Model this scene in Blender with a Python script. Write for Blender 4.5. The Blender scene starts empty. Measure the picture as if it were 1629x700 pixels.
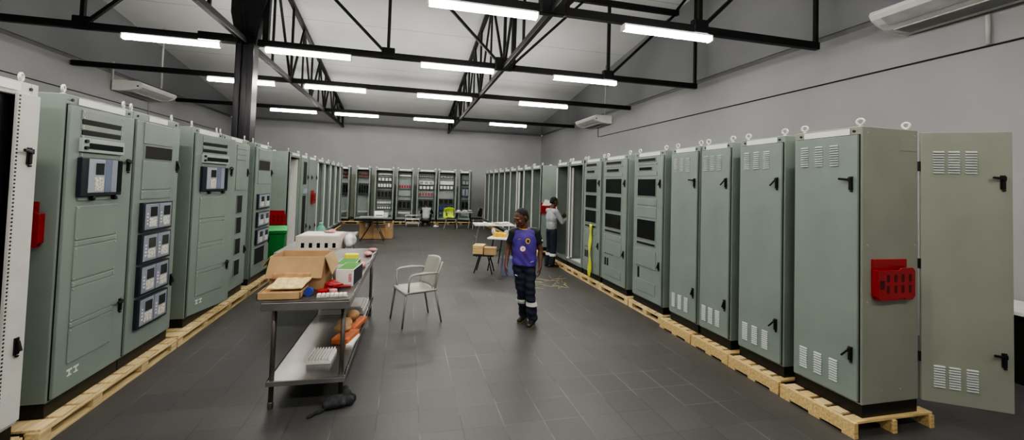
import bpy, bmesh, math, random
from mathutils import Vector, Matrix, noise
from mathutils.bvhtree import BVHTree
random.seed(7)
C = bpy.context.scene.collection
PI = math.pi
R = math.radians

# ------------------------------------------------------------------ materials
def srgb(c):
    if isinstance(c, str):
        c = [int(c[i:i+2], 16)/255 for i in (0, 2, 4)]
    return tuple((v/12.92 if v <= .04045 else ((v+.055)/1.055)**2.4) for v in c) + (1,)
M = {}
def mat(name, col, rough=.5, metal=0., var=.06, scale=6., bump=0., bscale=40., emit=None, estr=0., spec=.5, alpha=1., stretch=None):
    m = bpy.data.materials.new(name); m.use_nodes = True
    nt = m.node_tree; b = nt.nodes['Principled BSDF']
    b.inputs['Roughness'].default_value = rough
    b.inputs['Metallic'].default_value = metal
    b.inputs['Specular IOR Level'].default_value = spec
    tc = nt.nodes.new('ShaderNodeTexCoord')
    src = tc.outputs['Object']
    if stretch:
        mp = nt.nodes.new('ShaderNodeMapping'); mp.inputs['Scale'].default_value = stretch
        nt.links.new(src, mp.inputs['Vector']); src = mp.outputs['Vector']
    n = nt.nodes.new('ShaderNodeTexNoise'); n.inputs['Scale'].default_value = scale; n.inputs['Detail'].default_value = 5
    nt.links.new(src, n.inputs['Vector'])
    r = nt.nodes.new('ShaderNodeValToRGB')
    c = srgb(col)
    lo = tuple(max(0, v*(1-var*2.2)) for v in c[:3])+(1,); hi = tuple(min(1, v*(1+var*2.2)) for v in c[:3])+(1,)
    r.color_ramp.elements[0].position = .3; r.color_ramp.elements[1].position = .7
    r.color_ramp.elements[0].color = lo; r.color_ramp.elements[1].color = hi
    nt.links.new(n.outputs['Fac'], r.inputs['Fac']); nt.links.new(r.outputs['Color'], b.inputs['Base Color'])
    if bump:
        n2 = nt.nodes.new('ShaderNodeTexNoise'); n2.inputs['Scale'].default_value = bscale
        nt.links.new(src, n2.inputs['Vector'])
        bp = nt.nodes.new('ShaderNodeBump'); bp.inputs['Strength'].default_value = bump; bp.inputs['Distance'].default_value = .01
        nt.links.new(n2.outputs['Fac'], bp.inputs['Height']); nt.links.new(bp.outputs['Normal'], b.inputs['Normal'])
    if emit:
        b.inputs['Emission Color'].default_value = srgb(emit); b.inputs['Emission Strength'].default_value = estr
    if alpha < 1: b.inputs['Alpha'].default_value = alpha
    M[name] = m
    return m
mat('cab', '838f88', .42, var=.03, scale=3)
mat('cab_warm_lit', '8f9386', .45, var=.03, scale=3)  # the cabinet grey with warm light mixed into the colour
mat('cab_in', '9da49f', .45, var=.05)
mat('cab_lite', 'a9b2ad', .4, var=.03)
mat('white_cab', 'd0cfca', .45, var=.03)
mat('black', '0d0d0e', .4, var=.1)
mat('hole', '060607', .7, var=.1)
mat('handle', '121213', .35, var=.1)
mat('white', 'e6e5e0', .45, var=.03)
mat('plate', 'eeeeea', .4, var=.02)
mat('zinc', 'c9cac8', .3, .7, var=.06)
mat('bolt', 'e0e0dc', .35, .25, var=.06)
mat('relay_grey', '8d93a0', .4, var=.05)
mat('relay_blue', '6e7891', .4, var=.05)
mat('relay_face', 'a3a9b2', .4, var=.04)
mat('lcd', '2e3230', .2, var=.1)
mat('keypad', 'cfcdc4', .4, var=.25, scale=60)
mat('navybox', '1d222d', .4, var=.1)
mat('smoke', '1c2120', .12, var=.1)
mat('red', '98151d', .35, var=.05)
mat('red_dark', '4a0a0d', .5, var=.1)
mat('copper', '8f4a3c', .4, .3, var=.15, scale=20)
mat('breaker', '34373a', .4, var=.3, scale=30)
mat('duct', '9aa39e', .5, var=.05)
mat('steel_black', '101012', .5, 0., var=.15, scale=4, spec=.3)
mat('column', '3c3b3e', .28, .75, var=.2, scale=2, stretch=(8, 8, .5))
mat('pine', 'd4b77e', .6, var=.14, scale=5, bump=.15, stretch=(1, 12, 12))
mat('pine_lite', 'dcc594', .6, var=.12, scale=5, bump=.15, stretch=(12, 1, 12))
mat('pine_dull', '9b8564', .7, var=.14, scale=5, stretch=(1, 12, 12))
mat('stainless', '9a9896', .27, .85, var=.12, scale=3, stretch=(1, .3, 1), bump=.04, bscale=5)
mat('stainless_dull', '66615d', .45, .7, var=.15, scale=5)
mat('card', 'b3946b', .75, var=.06, bump=.05)
mat('card_in', '8f6d41', .8, var=.08)
mat('foam', 'dcc691', .8, var=.1, scale=30, bump=.3)
mat('box_white', 'dcd8d2', .5, var=.03)
mat('box_green', '438233', .85, var=.05)
mat('box_navy', '1d2638', .5, var=.05)
mat('yellow', 'e3dc28', .5, var=.05)
mat('bin_green', '1d7a37', .4, var=.06)
mat('bin_lid', '3aa055', .4, var=.06)
mat('teal', '6fb3a0', .4, var=.05)
mat('chair', 'a19f98', .35, var=.03)
mat('chair_leg', '85837e', .4, .2, var=.05)
mat('cream', 'd9cfc4', .5, var=.04)
mat('rag', '26272a', .85, var=.3, scale=25, bump=.4)
mat('orange', 'b9683f', .6, var=.15, scale=12)
mat('kraft', 'b08b63', .75, var=.12, scale=15)
mat('blue', '2d3f8e', .4, var=.1)
mat('plastic_clear', 'c8cacb', .25, var=.1, scale=12)
mat('paper', 'ecebe6', .7, var=.03)
mat('grey_sheet', 'a3a39d', .5, var=.05)
mat('table_grey', '8b8b8c', .45, var=.05)
mat('purple', '46308a', .6, var=.1, scale=9, bump=.08, bscale=14)
mat('shirt_black', '121116', .6, var=.2)
mat('gold', 'd9a83a', .5, var=.06)
mat('navy', '151b2e', .75, var=.25, scale=9, bump=.2, bscale=12)
mat('skin', '5e3d2d', .5, var=.1, scale=15)
mat('hair', '0c0a0a', .8, var=.2, bump=.5, bscale=150)
mat('eye_white', '8f857c', .3, var=.02)
mat('lip', '6b4038', .5, var=.05)
mat('reflect', 'dcdcd2', .35, var=.04)
mat('shoe', '1a1816', .45, var=.2)
mat('sole', '6d6247', .7, var=.1)
mat('grey_shirt', '9c9fa2', .8, var=.08, scale=10, bump=.15, bscale=14)
mat('grey_shirt_dark', '85898f', .8, var=.08, scale=10, bump=.15, bscale=14)
mat('hivis', 'c2e021', .6, var=.06)
mat('ribbon', 'cfd63a', .6, var=.06)
mat('straw', 'b9b284', .8, var=.15)
mat('amber', 'e3b51f', .4, var=.08)
mat('ac', 'd8d8d4', .4, var=.02)
mat('ac_grey', 'aeaeac', .5, var=.04)
mat('conduit', 'c4c4c0', .5, var=.04)
mat('pink', 'c98f8f', .5, var=.15, scale=20)
mat('tube', 'fff6df', .5, emit='fffaf2', estr=60., var=0.)
mat('lamp_white', 'e8e6e0', .5, var=.02)
mat('cable_blk', '1c1c1e', .6, var=.1)

def plain_wall(name, col, var, seam=None):
    m = mat(name, col, .75, var=var, scale=1.1, bump=.06, bscale=60)
    nt = m.node_tree; b = nt.nodes['Principled BSDF']
    old = b.inputs['Base Color'].links[0].from_socket
    n = nt.nodes.new('ShaderNodeTexNoise'); n.inputs['Scale'].default_value = .35; n.inputs['Detail'].default_value = 3
    g = nt.nodes.new('ShaderNodeNewGeometry'); nt.links.new(g.outputs['Position'], n.inputs['Vector'])
    mr = nt.nodes.new('ShaderNodeMapRange'); mr.inputs['From Min'].default_value = .3; mr.inputs['From Max'].default_value = .7
    mr.inputs['To Min'].default_value = .93; mr.inputs['To Max'].default_value = 1.05
    nt.links.new(n.outputs['Fac'], mr.inputs['Value'])
    mx = nt.nodes.new('ShaderNodeVectorMath'); mx.operation = 'SCALE'
    nt.links.new(old, mx.inputs[0]); nt.links.new(mr.outputs['Result'], mx.inputs['Scale'])
    out = mx.outputs['Vector']
    if seam:
        ax, step, off, w, dark = seam
        sp = nt.nodes.new('ShaderNodeSeparateXYZ'); nt.links.new(g.outputs['Position'], sp.inputs[0])
        a = nt.nodes.new('ShaderNodeMath'); a.operation = 'ADD'; a.inputs[1].default_value = 100*step-off
        nt.links.new(sp.outputs[ax], a.inputs[0])
        q = nt.nodes.new('ShaderNodeMath'); q.operation = 'MODULO'; q.inputs[1].default_value = step
        nt.links.new(a.outputs[0], q.inputs[0])
        l = nt.nodes.new('ShaderNodeMath'); l.operation = 'LESS_THAN'; l.inputs[1].default_value = w
        nt.links.new(q.outputs[0], l.inputs[0])
        mr2 = nt.nodes.new('ShaderNodeMapRange'); mr2.inputs['To Min'].default_value = 1; mr2.inputs['To Max'].default_value = dark
        nt.links.new(l.outputs[0], mr2.inputs['Value'])
        m3 = nt.nodes.new('ShaderNodeVectorMath'); m3.operation = 'SCALE'
        nt.links.new(out, m3.inputs[0]); nt.links.new(mr2.outputs['Result'], m3.inputs['Scale']); out = m3.outputs['Vector']
    nt.links.new(out, b.inputs['Base Color'])
    return m
plain_wall('wall_grey', 'a0a1a2', .02)
plain_wall('wall_upper', '86878a', .02)
plain_wall('ceil', 'dadbdb', .02, seam=('Y', 2.93, .15, .035, .72))
mat('shadow_gap', '77777a', .7, var=.03)  # darker grey puts shade into the recess under the upper walls

def floor_mat():
    m = bpy.data.materials.new('floor_tiles'); m.use_nodes = True; M['floor'] = m
    nt = m.node_tree; N = nt.nodes; L = nt.links; b = N['Principled BSDF']
    g = N.new('ShaderNodeNewGeometry'); sp = N.new('ShaderNodeSeparateXYZ'); L.new(g.outputs['Position'], sp.inputs[0])
    def math_(op, a, v=None, w=None):
        q = N.new('ShaderNodeMath'); q.operation = op
        for i, s in enumerate((a, v, w)):
            if s is None: continue
            if isinstance(s, (int, float)): q.inputs[i].default_value = s
            else: L.new(s, q.inputs[i])
        return q.outputs[0]
    def line(axis, off, step, w):
        a = math_('ADD', sp.outputs[axis], 100*step-off+w/2)
        return math_('LESS_THAN', math_('MODULO', a, step), w)
    T = .322
    n1 = N.new('ShaderNodeTexNoise'); n1.inputs['Scale'].default_value = 1.3; n1.inputs['Detail'].default_value = 4; L.new(g.outputs['Position'], n1.inputs['Vector'])
    n2 = N.new('ShaderNodeTexNoise'); n2.inputs['Scale'].default_value = .5; n2.inputs['Detail'].default_value = 6; L.new(g.outputs['Position'], n2.inputs['Vector'])
    mask = math_('MULTIPLY', math_('SUBTRACT', n1.outputs['Fac'], .46), 6.0); mask.node.use_clamp = True
    lx = line('X', .165, T, .010); ly = line('Y', .179, T, .007)
    lines = math_('MULTIPLY', math_('MAXIMUM', lx, math_('MULTIPLY', ly, .7)), mask)
    # per-tile tone
    fx = math_('FLOOR', math_('DIVIDE', math_('ADD', sp.outputs['X'], 100*T-.165), T))
    fy = math_('FLOOR', math_('DIVIDE', math_('ADD', sp.outputs['Y'], 100*T-.179), T))
    cb = N.new('ShaderNodeCombineXYZ'); L.new(fx, cb.inputs[0]); L.new(fy, cb.inputs[1])
    wn = N.new('ShaderNodeTexWhiteNoise'); wn.noise_dimensions = '2D'; L.new(cb.outputs[0], wn.inputs['Vector'])
    rib = math_('MODULO', math_('ADD', sp.outputs['Y'], 100), .0161)
    ribm = math_('LESS_THAN', rib, .006)
    fine = line('X', 0, .0805, .006)
    tone = math_('ADD', math_('MULTIPLY', n2.outputs['Fac'], .75), math_('MULTIPLY', wn.outputs['Value'], .12))
    tone = math_('ADD', tone, .28)
    tone = math_('SUBTRACT', tone, math_('MULTIPLY', ribm, .12))
    tone = math_('SUBTRACT', tone, math_('MULTIPLY', fine, .05))
    dl = math_('MULTIPLY', math_('MAXIMUM', lx, ly), math_('SUBTRACT', 1., mask))
    tone = math_('SUBTRACT', tone, math_('MULTIPLY', dl, .2))
    mx = N.new('ShaderNodeMix'); mx.data_type = 'RGBA'
    base = N.new('ShaderNodeVectorMath'); base.operation = 'SCALE'; base.inputs[0].default_value = srgb('555554')[:3]; L.new(tone, base.inputs['Scale'])
    L.new(math_('MULTIPLY', lines, .42), mx.inputs[0]); L.new(base.outputs[0], mx.inputs[6]); mx.inputs[7].default_value = srgb('8a8a88')
    L.new(mx.outputs[2], b.inputs['Base Color'])
    rr = N.new('ShaderNodeMapRange'); rr.inputs['To Min'].default_value = .36; rr.inputs['To Max'].default_value = .58
    L.new(n2.outputs['Fac'], rr.inputs['Value']); L.new(rr.outputs[0], b.inputs['Roughness'])
    bp = N.new('ShaderNodeBump'); bp.inputs['Strength'].default_value = .15; bp.inputs['Distance'].default_value = .004
    h = math_('SUBTRACT', math_('MULTIPLY', n1.outputs['Fac'], .6), math_('MULTIPLY', math_('MAXIMUM', lx, ly), .8))
    L.new(h, bp.inputs['Height']); L.new(bp.outputs[0], b.inputs['Normal'])
floor_mat()

# ------------------------------------------------------------------ mesh builder
class MB:
    def __init__(s): s.bm = bmesh.new()
    def add(s, vs, fs):
        v = [s.bm.verts.new(p) for p in vs]
        for f in fs:
            try: s.bm.faces.new([v[i] for i in f])
            except ValueError: pass
        return s
    def box(s, x0, x1, y0, y1, z0, z1):
        return s.add([(x, y, z) for z in (z0, z1) for y in (y0, y1) for x in (x0, x1)],
            [(0, 2, 3, 1), (4, 5, 7, 6), (0, 1, 5, 4), (2, 6, 7, 3), (0, 4, 6, 2), (1, 3, 7, 5)])
    def cbox(s, c, d, rot=None):
        h = Vector(d)/2; vs = []
        for z in (-1, 1):
            for y in (-1, 1):
                for x in (-1, 1):
                    p = Vector((x*h.x, y*h.y, z*h.z))
                    if rot: p = rot @ p
                    vs.append(p+Vector(c))
        return s.add(vs, [(0, 2, 3, 1), (4, 5, 7, 6), (0, 1, 5, 4), (2, 6, 7, 3), (0, 4, 6, 2), (1, 3, 7, 5)])
    def bar(s, p, q, w, h, up=(0, 0, 1)):
        p, q = Vector(p), Vector(q); d = (q-p).normalized(); up = Vector(up)
        if abs(d.dot(up)) > .98: up = Vector((0, 1, 0))
        a = d.cross(up).normalized()*w/2; b = a.cross(d).normalized()*h/2
        vs = [p-a-b, p+a-b, p+a+b, p-a+b, q-a-b, q+a-b, q+a+b, q-a+b]
        return s.add(vs, [(3, 2, 1, 0), (4, 5, 6, 7), (0, 1, 5, 4), (1, 2, 6, 5), (2, 3, 7, 6), (3, 0, 4, 7)])
    def tube(s, pts, r, n=8, closed=False):
        pts = [Vector(p) for p in pts]; rs = r if isinstance(r, (list, tuple)) else [r]*len(pts)
        rings = []; prev = None
        for i, p in enumerate(pts):
            if closed: d = pts[(i+1) % len(pts)]-pts[i-1]
            else: d = pts[min(i+1, len(pts)-1)]-pts[max(i-1, 0)]
            d = d.normalized() if d.length > 1e-9 else Vector((0, 0, 1))
            u = prev if prev else (Vector((0, 0, 1)) if abs(d.z) < .9 else Vector((1, 0, 0)))
            a = d.cross(u)
            if a.length < 1e-6: a = d.cross(Vector((1, 0, 0)))
            a.normalize(); b = a.cross(d).normalized(); prev = b
            rings.append([s.bm.verts.new(p+(a*math.cos(t)+b*math.sin(t))*rs[i]) for t in [2*PI*k/n for k in range(n)]])
        m = len(rings)
        for i in range(m if closed else m-1):
            A, B = rings[i], rings[(i+1) % m]
            for k in range(n):
                try: s.bm.faces.new((A[k], A[(k+1) % n], B[(k+1) % n], B[k]))
                except ValueError: pass
        if not closed:
            try: s.bm.faces.new(rings[0][::-1]); s.bm.faces.new(rings[-1])
            except ValueError: pass
        return s
    def prism(s, prof, axis, a, b):
        """profile polygon extruded along axis between a and b; profile is in the two other axes in order"""
        def P(u, v, t):
            return {'x': (t, u, v), 'y': (u, t, v), 'z': (u, v, t)}[axis]
        n = len(prof)
        vs = [P(u, v, a) for u, v in prof]+[P(u, v, b) for u, v in prof]
        fs = [tuple(range(n))[::-1], tuple(range(n, 2*n))]+[(i, (i+1) % n, n+(i+1) % n, n+i) for i in range(n)]
        return s.add(vs, fs)
    def lathe(s, prof, c=(0, 0, 0), n=16, axis='z'):
        rings = []
        for r, z in prof:
            ring = []
            for k in range(n):
                t = 2*PI*k/n; x, y = r*math.cos(t), r*math.sin(t)
                p = {'z': (x, y, z), 'y': (x, z, y), 'x': (z, x, y)}[axis]
                ring.append(s.bm.verts.new(Vector(p)+Vector(c)))
            rings.append(ring)
        for A, B in zip(rings, rings[1:]):
            for k in range(n):
                try: s.bm.faces.new((A[k], A[(k+1) % n], B[(k+1) % n], B[k]))
                except ValueError: pass
        s.bm.faces.new(rings[0][::-1]); s.bm.faces.new(rings[-1])
        return s
    def ell(s, c, r, rot=None, n=3):
        t = bmesh.new(); bmesh.ops.create_icosphere(t, subdivisions=n, radius=1)
        m = Matrix.Translation(Vector(c)) @ (rot.to_4x4() if rot else Matrix.Identity(4)) @ Matrix.Diagonal((*r, 1))
        t.verts.index_update()
        s.add([m @ v.co for v in t.verts], [[v.index for v in f.verts] for f in t.faces]); t.free()
        return s
    def cap(s, p, q, r1, r2, n=14):
        """tapered capsule"""
        p, q = Vector(p), Vector(q); d = (q-p); L = max(d.length, 1e-5); d.normalize()
        pts = []; rs = []
        for i in range(5):
            t = PI/2*(1-i/5.); pts.append(p-d*r1*math.sin(t)); rs.append(max(r1*math.cos(t), r1*.06))
        pts.append(p); rs.append(r1); pts.append(q); rs.append(r2)
        for i in range(4, -1, -1):
            t = PI/2*(1-i/5.); pts.append(q+d*r2*math.sin(t)); rs.append(max(r2*math.cos(t), r2*.06))
        return s.tube(pts, rs, n)
    def grid(s, fn, nu, nv):
        v = [[s.bm.verts.new(fn(i/nu, j/nv)) for j in range(nv+1)] for i in range(nu+1)]
        for i in range(nu):
            for j in range(nv):
                s.bm.faces.new((v[i][j], v[i+1][j], v[i+1][j+1], v[i][j+1]))
        return s
    def mesh(s, name):
        bmesh.ops.recalc_face_normals(s.bm, faces=s.bm.faces)
        me = bpy.data.meshes.new(name); s.bm.to_mesh(me); s.bm.free(); return me

def obj(name, mb, m, parent=None, loc=(0, 0, 0), rz=0, bevel=0., smooth=False, seg=2, rot=None, solid=0.):
    me = mb.mesh(name) if isinstance(mb, MB) else mb
    o = bpy.data.objects.new(name, me); C.objects.link(o)
    if not me.materials: me.materials.append(M[m] if isinstance(m, str) else m)
    o.location = loc; o.rotation_euler = rot or (0, 0, rz)
    if parent: o.parent = parent
    if solid:
        d = o.modifiers.new('s', 'SOLIDIFY'); d.thickness = solid
    if bevel:
        b = o.modifiers.new('b', 'BEVEL'); b.width = bevel; b.segments = seg; b.limit_method = 'ANGLE'; b.angle_limit = R(40)
    if smooth:
        for p in me.polygons: p.use_smooth = True
    return o
def tag(o, label, cat, group=None, kind=None):
    if label: o['label'] = label
    if cat: o['category'] = cat
    if group: o['group'] = group
    if kind: o['kind'] = kind
    return o
def thing(name, label, cat, loc=(0, 0, 0), rz=0, group=None, kind=None):
    o = bpy.data.objects.new(name, None); o.empty_display_size = .1; C.objects.link(o)
    o.location = loc; o.rotation_euler = (0, 0, rz)
    return tag(o, label, cat, group, kind)
def struct(name, mb, m, **k):
    o = obj(name, mb, m, **k); o['kind'] = 'structure'; return o
def dup(root, loc, rz, label, group=None):
    r = root.copy(); C.objects.link(r); r.location = loc; r.rotation_euler = (0, 0, rz); r['label'] = label
    if group: r['group'] = group
    for ch in list(root.children):
        c = ch.copy(); C.objects.link(c); c.parent = r
        for g in list(ch.children):
            d = g.copy(); C.objects.link(d); d.parent = c
    return r
def blob(name, mb, m, parent, voxel=.012, smooth=6, loc=(0, 0, 0)):
    """joins overlapping closed shapes into one smooth continuous surface"""
    me = mb.mesh(name); t = bpy.data.objects.new('t', me); C.objects.link(t)
    r = t.modifiers.new('r', 'REMESH'); r.mode = 'VOXEL'; r.voxel_size = voxel
    s = t.modifiers.new('s', 'SMOOTH'); s.iterations = smooth; s.factor = .5
    dg = bpy.context.evaluated_depsgraph_get(); dg.update()
    nm = bpy.data.meshes.new_from_object(t.evaluated_get(dg)); nm.name = name
    bpy.data.objects.remove(t); nm.materials.clear()
    return obj(name, nm, m, parent, loc=loc, smooth=True)
# ------------------------------------------------------------------ room shell
XW, XE, YN, YS = -7.62, 6.80, 20.0, -3.2
def zc(y): return 5.13+.1378*(20-y)
struct('floor', MB().box(XW-.3, XE+.3, YS-.3, YN+.3, -.12, 0), 'floor')
ZE = 4.45
struct('wall_right', MB().box(XE, XE+.2, YS-.2, YN+.2, 0, ZE), 'wall_grey')
struct('wall_left', MB().box(XW-.2, XW, YS-.2, YN+.2, 0, ZE), 'wall_grey')
struct('wall_back', MB().box(XW, XE, YN, YN+.2, 0, ZE), 'wall_grey')
struct('wall_front', MB().box(XW, XE, YS-.2, YS, 0, zc(YS)), 'wall_grey')
def gable(x0, x1):
    return MB().prism([(YS-.2, ZE+.10), (YN+.2, ZE+.10), (YN+.2, zc(YN+.2)), (YS-.2, zc(YS-.2))], 'x', x0, x1)
struct('wall_right_upper', gable(XE+.02, XE+.2), 'wall_upper')
struct('wall_left_upper', gable(XW-.2, XW-.02), 'wall_upper')
struct('wall_back_upper', MB().box(XW, XE, YN+.02, YN+.2, ZE+.10, zc(YN)+.02), 'wall_upper')
struct('trim_1', MB().box(XE+.05, XE+.2, YS, YN, ZE, ZE+.1), 'shadow_gap')
struct('trim_2', MB().box(XW-.2, XW-.05, YS, YN, ZE, ZE+.1), 'shadow_gap')
struct('trim_3', MB().box(XW, XE, YN+.05, YN+.2, ZE, ZE+.1), 'shadow_gap')
struct('ceiling', MB().prism([(YS-.3, zc(YS-.3)), (YN+.3, zc(YN+.3)), (YN+.3, zc(YN+.3)+.1), (YS-.3, zc(YS-.3)+.1)], 'x', XW-.3, XE+.3), 'ceil')

# ------------------------------------------------------------------ roof steel
ZC = 4.36
NODES = [-5.5, -2.98, -.45, 1.93, 4.36, 6.64]
def lateral(y, label, web=True):
    t = thing('roof_truss', label, 'roof truss', (0, y, ZC), group=None)
    xl = XW+.03 if y > 9 else XW+.03
    obj('bottom_chord', MB().box(xl, 6.68, -.045, .045, -.06, .06), 'steel_black', t, bevel=.006)
    if web:
        zt = 6.06-ZC
        obj('top_chord', MB().box(xl, 6.15, -.05, .05, zt-.05, zt+.07), 'steel_black', t, bevel=.006)
        for x in NODES[:-1]:
            obj('web_member', MB().bar((x, 0, 0), (x, 0, zt), .06, .06), 'steel_black', t)
            obj('gusset', MB().box(x-.13, x+.13, -.055, .055, -.06, .16), 'steel_black', t, bevel=.02)
        obj('web_member', MB().bar((6.64, 0, -.03), (6.64, 0, zc(y)-ZC-.02), .055, .055), 'steel_black', t)
        for a, b in ((-5.45, -3.85), (-.5, -2.2), (1.85, .15), (2.1, 3.75), (4.4, 6.1)):
            obj('web_member', MB().bar((a, 0, .05), (b, 0, zt), .055, .055), 'steel_black', t)
        obj('web_member', MB().bar((6.05, 0, zt), (6.55, 0, zc(y)-ZC-.05), .055, .055), 'steel_black', t)
    return t
lateral(5.35, 'black steel roof truss nearest the camera, carrying two tube lights')
lateral(8.28, 'black steel roof truss meeting the steel column, carrying four tube lights')
lateral(11.2, 'slim black roof tie beam, second back from the column truss', False)
lateral(15.5, 'slim black roof tie beam closest to the far wall', False)
def girder(x, label):
    t = thing('roof_girder', label, 'roof girder', (x, 8.28, ZC))
    obj('bottom_chord', MB().box(-.038, .038, YS-8.28+.02, 19.98-8.28, -.06, .05), 'steel_black', t, bevel=.006)
    a, b = YS+.02, 19.98
    za, zb = zc(a)-ZC-.08, zc(b)-ZC-.08
    obj('top_chord', MB().bar((0, a-8.28, za), (0, b-8.28, zb), .1, .1), 'steel_black', t)
    bots = [-.4, 2.5, 5.35, 8.28, 11.2, 13.4, 15.5, 17.2, 18.6, 19.85]
    def top(y): return (0, y-8.28, zc(y)-ZC-.1)
    for i, y in enumerate(bots):
        obj('web_member', MB().bar((0, y-8.28, 0), top(y), .055, .055), 'steel_black', t)
        if y in (5.35, 8.28):
            obj('gusset', MB().box(-.2, .2, y-8.28-.07, y-8.28+.07, -.07, .2), 'steel_black', t, bevel=.03)
            obj('web_member', MB().bar((.2 if x > 0 else .1, y-8.28, 0), (top(y)[0]+(.2 if x > 0 else .1), top(y)[1], top(y)[2]), .09, .09), 'steel_black', t)
        if i < len(bots)-1:
            m = (y+bots[i+1])/2
            obj('web_member', MB().bar((0, y-8.28+.04, 0), top(m), .05, .05), 'steel_black', t)
            obj('web_member', MB().bar((0, bots[i+1]-8.28-.04, 0), top(m), .05, .05), 'steel_black', t)
            if bots[i+1]-y > 1.9: obj('web_member', MB().bar((0, m-8.28, 0), top(m), .045, .045), 'steel_black', t)
    return t
girder(-2.98, 'black roof girder running over the steel column towards the far wall')
girder(1.93, 'black roof girder over the middle aisle, beyond the walking man')
t = thing('steel_column', 'dark steel column rising from behind the left cabinets to the roof', 'column', (-2.96, 8.28, 0), kind='thing')
cm = MB(); cm.box(-.15, -.055, -.13, .13, 0.012, ZC-.07); cm.box(.055, .15, -.13, .13, 0.012, ZC-.07); cm.box(-.055, .055, -.09, .13, 0.012, ZC-.07)
obj('shaft', cm, 'column', t, bevel=.006)
obj('base_plate', MB().box(-.2, .2, -.2, .2, 0, .012), 'column', t)
hm = MB(); hm.prism([(-.15, ZC-.07), (.17, ZC-.07), (.24, ZC+.5), (.24, zc(8.28)-.02), (-.27, zc(8.28)-.02), (-.27, ZC+.5)], 'y', -.1, .1)
obj('column_head', hm, 'steel_black', t, bevel=.01)
obj('brace', MB().bar((.3, 0, ZC), (.32, 0, zc(8.28)-.03), .1, .1), 'steel_black', t)
obj('brace', MB().bar((.12, -.1, ZC+.1), (.5, -.1, ZC+1.6), .06, .06), 'steel_black', t)
obj('brace', MB().bar((-.1, -.1, ZC), (-.75, -.1, ZC+.0), .1, .14), 'steel_black', t)

# ------------------------------------------------------------------ tube lights
LZ = 4.29
l0 = thing('fluorescent_light', '', 'ceiling light', (0, 0, LZ))
obj('housing', MB().box(-.76, .76, -.025, .025, -.03, .01), 'lamp_white', l0, bevel=.006)
dm = MB(); pr = [(-.02, -.02), (-.05, -.03), (-.06, -.055), (-.045, -.082), (0, -.095), (.045, -.082), (.06, -.055), (.05, -.03), (.02, -.02)]
dm.prism(pr, 'x', -.745, .745)
obj('diffuser', dm, 'tube', l0)
for a in (-.765, .745): obj('end_cap', MB().box(a, a+.02, -.056, .056, -.092, 0), 'lamp_white', l0)
lights = [
 (.95, 5.35, 'glowing tube light on the near truss, left of the aisle girder node'), (3.8, 5.35, 'glowing tube light on the near truss, right of the aisle girder node'),
 (-4.15, 8.28, 'tube light left of the steel column, on the truss joined to it'), (-1.9, 8.28, 'tube light just right of the steel column, on the truss joined to it'),
 (.95, 8.28, 'tube light on the column truss, ending at the aisle girder'), (3.8, 8.28, 'tube light on the column truss, nearest the right wall'),
 (-4.1, 11.25, 'tube light seen partly behind the steel column, on the middle tie beam'), (-1.9, 11.25, 'tube light on the middle tie beam, crossing the left girder webs'),
 (.95, 11.25, 'tube light on the middle tie beam, in line with the aisle'), (3.85, 11.25, 'tube light on the middle tie beam, nearest the right wall'),
 (-3.97, 15.5, 'tube light on the far tie beam, nearest the left wall'), (-1.85, 15.5, 'tube light on the far tie beam, second from the left wall'),
 (.93, 15.5, 'tube light on the far tie beam, ending at the aisle girder'), (3.85, 15.5, 'tube light on the far tie beam, nearest the right wall')]
for i, (x, y, lb) in enumerate(lights):
    if i == 0: l0.location = (x, y, LZ); l0['label'] = lb; l0['group'] = 'fluorescent tube lights under the roof beams'
    else: dup(l0, (x, y, LZ), 0, lb)
# two unseen rows of the same lights, added to brighten the near side
for x in (-4.15, -1.9, .95, 3.8):
    dup(l0, (x, 2.45, LZ), 0, 'unseen tube light added to brighten the near side')
for x in (-4.15, -1.9, .95, 3.8):
    dup(l0, (x, -.5, LZ), 0, 'unseen tube light added to brighten the near side')

# ------------------------------------------------------------------ air conditioners
def aircon(y0, L, side, label, zt=4.34):
    x = XE-.03 if side > 0 else XW+.03
    t = thing('air_conditioner', label, 'air conditioner', (x, y0, zt))
    s = -1 if side > 0 else 1
    prof = [(0, 0), (s*.58, 0), (s*.66, -.03), (s*.68, -.08), (s*.64, -.14), (s*.54, -.2), (s*.38, -.25), (s*.14, -.27), (0, -.27)]
    obj('casing', MB().prism(prof, 'y', .02, L-.02), 'ac', t, bevel=.008)
    for a, b in ((0, .05), (L-.05, L)):
        obj('end_panel', MB().prism([(u*1.01, v*1.02+.002) for u, v in prof], 'y', a, b), 'ac', t, bevel=.008)
    obj('air_outlet', MB().prism([(s*.645, -.142), (s*.54, -.206), (s*.50, -.225), (s*.50, -.215), (s*.63, -.142)], 'y', .12, L-.12), 'ac_grey', t)
    gm = MB()
    for k in range(14): gm.box(*sorted((s*(.12+k*.022), s*(.128+k*.022))), .12, L-.12, -.279, -.262)
    obj('intake_grille', gm, 'ac_grey', t)
    obj('badge', MB().box(*sorted((s*.6, s*.56)), -.004, .004, -.15, -.11), 'black', t)
    return t
aircon(12.5, 1.55, 1, 'white underceiling air conditioner high on the far right wall')
aircon(12.5, 1.65, -1, 'white underceiling air conditioner high on the left wall', 4.3)
aircon(2.55, 1.62, 1, 'large white air conditioner at the top right, on the right wall', 4.4)
def conduit(name, pts, r, label, m='conduit', cat='conduit'):
    return tag(obj(name, MB().tube(pts, r, 8), m, smooth=True), label, cat)
conduit('conduit', [(XE-.02, 3.35, 4.1), (XE-.02, 3.35, 3.74)], .022, 'white conduit dropping from the big air conditioner down the right wall')
conduit('hanging_rod', [(6.6, 12.7, zc(12.7)-.02), (6.6, 12.7, 4.32)], .02, 'thin rod holding the far right air conditioner from the ceiling', 'ac_grey', 'rod')
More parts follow.
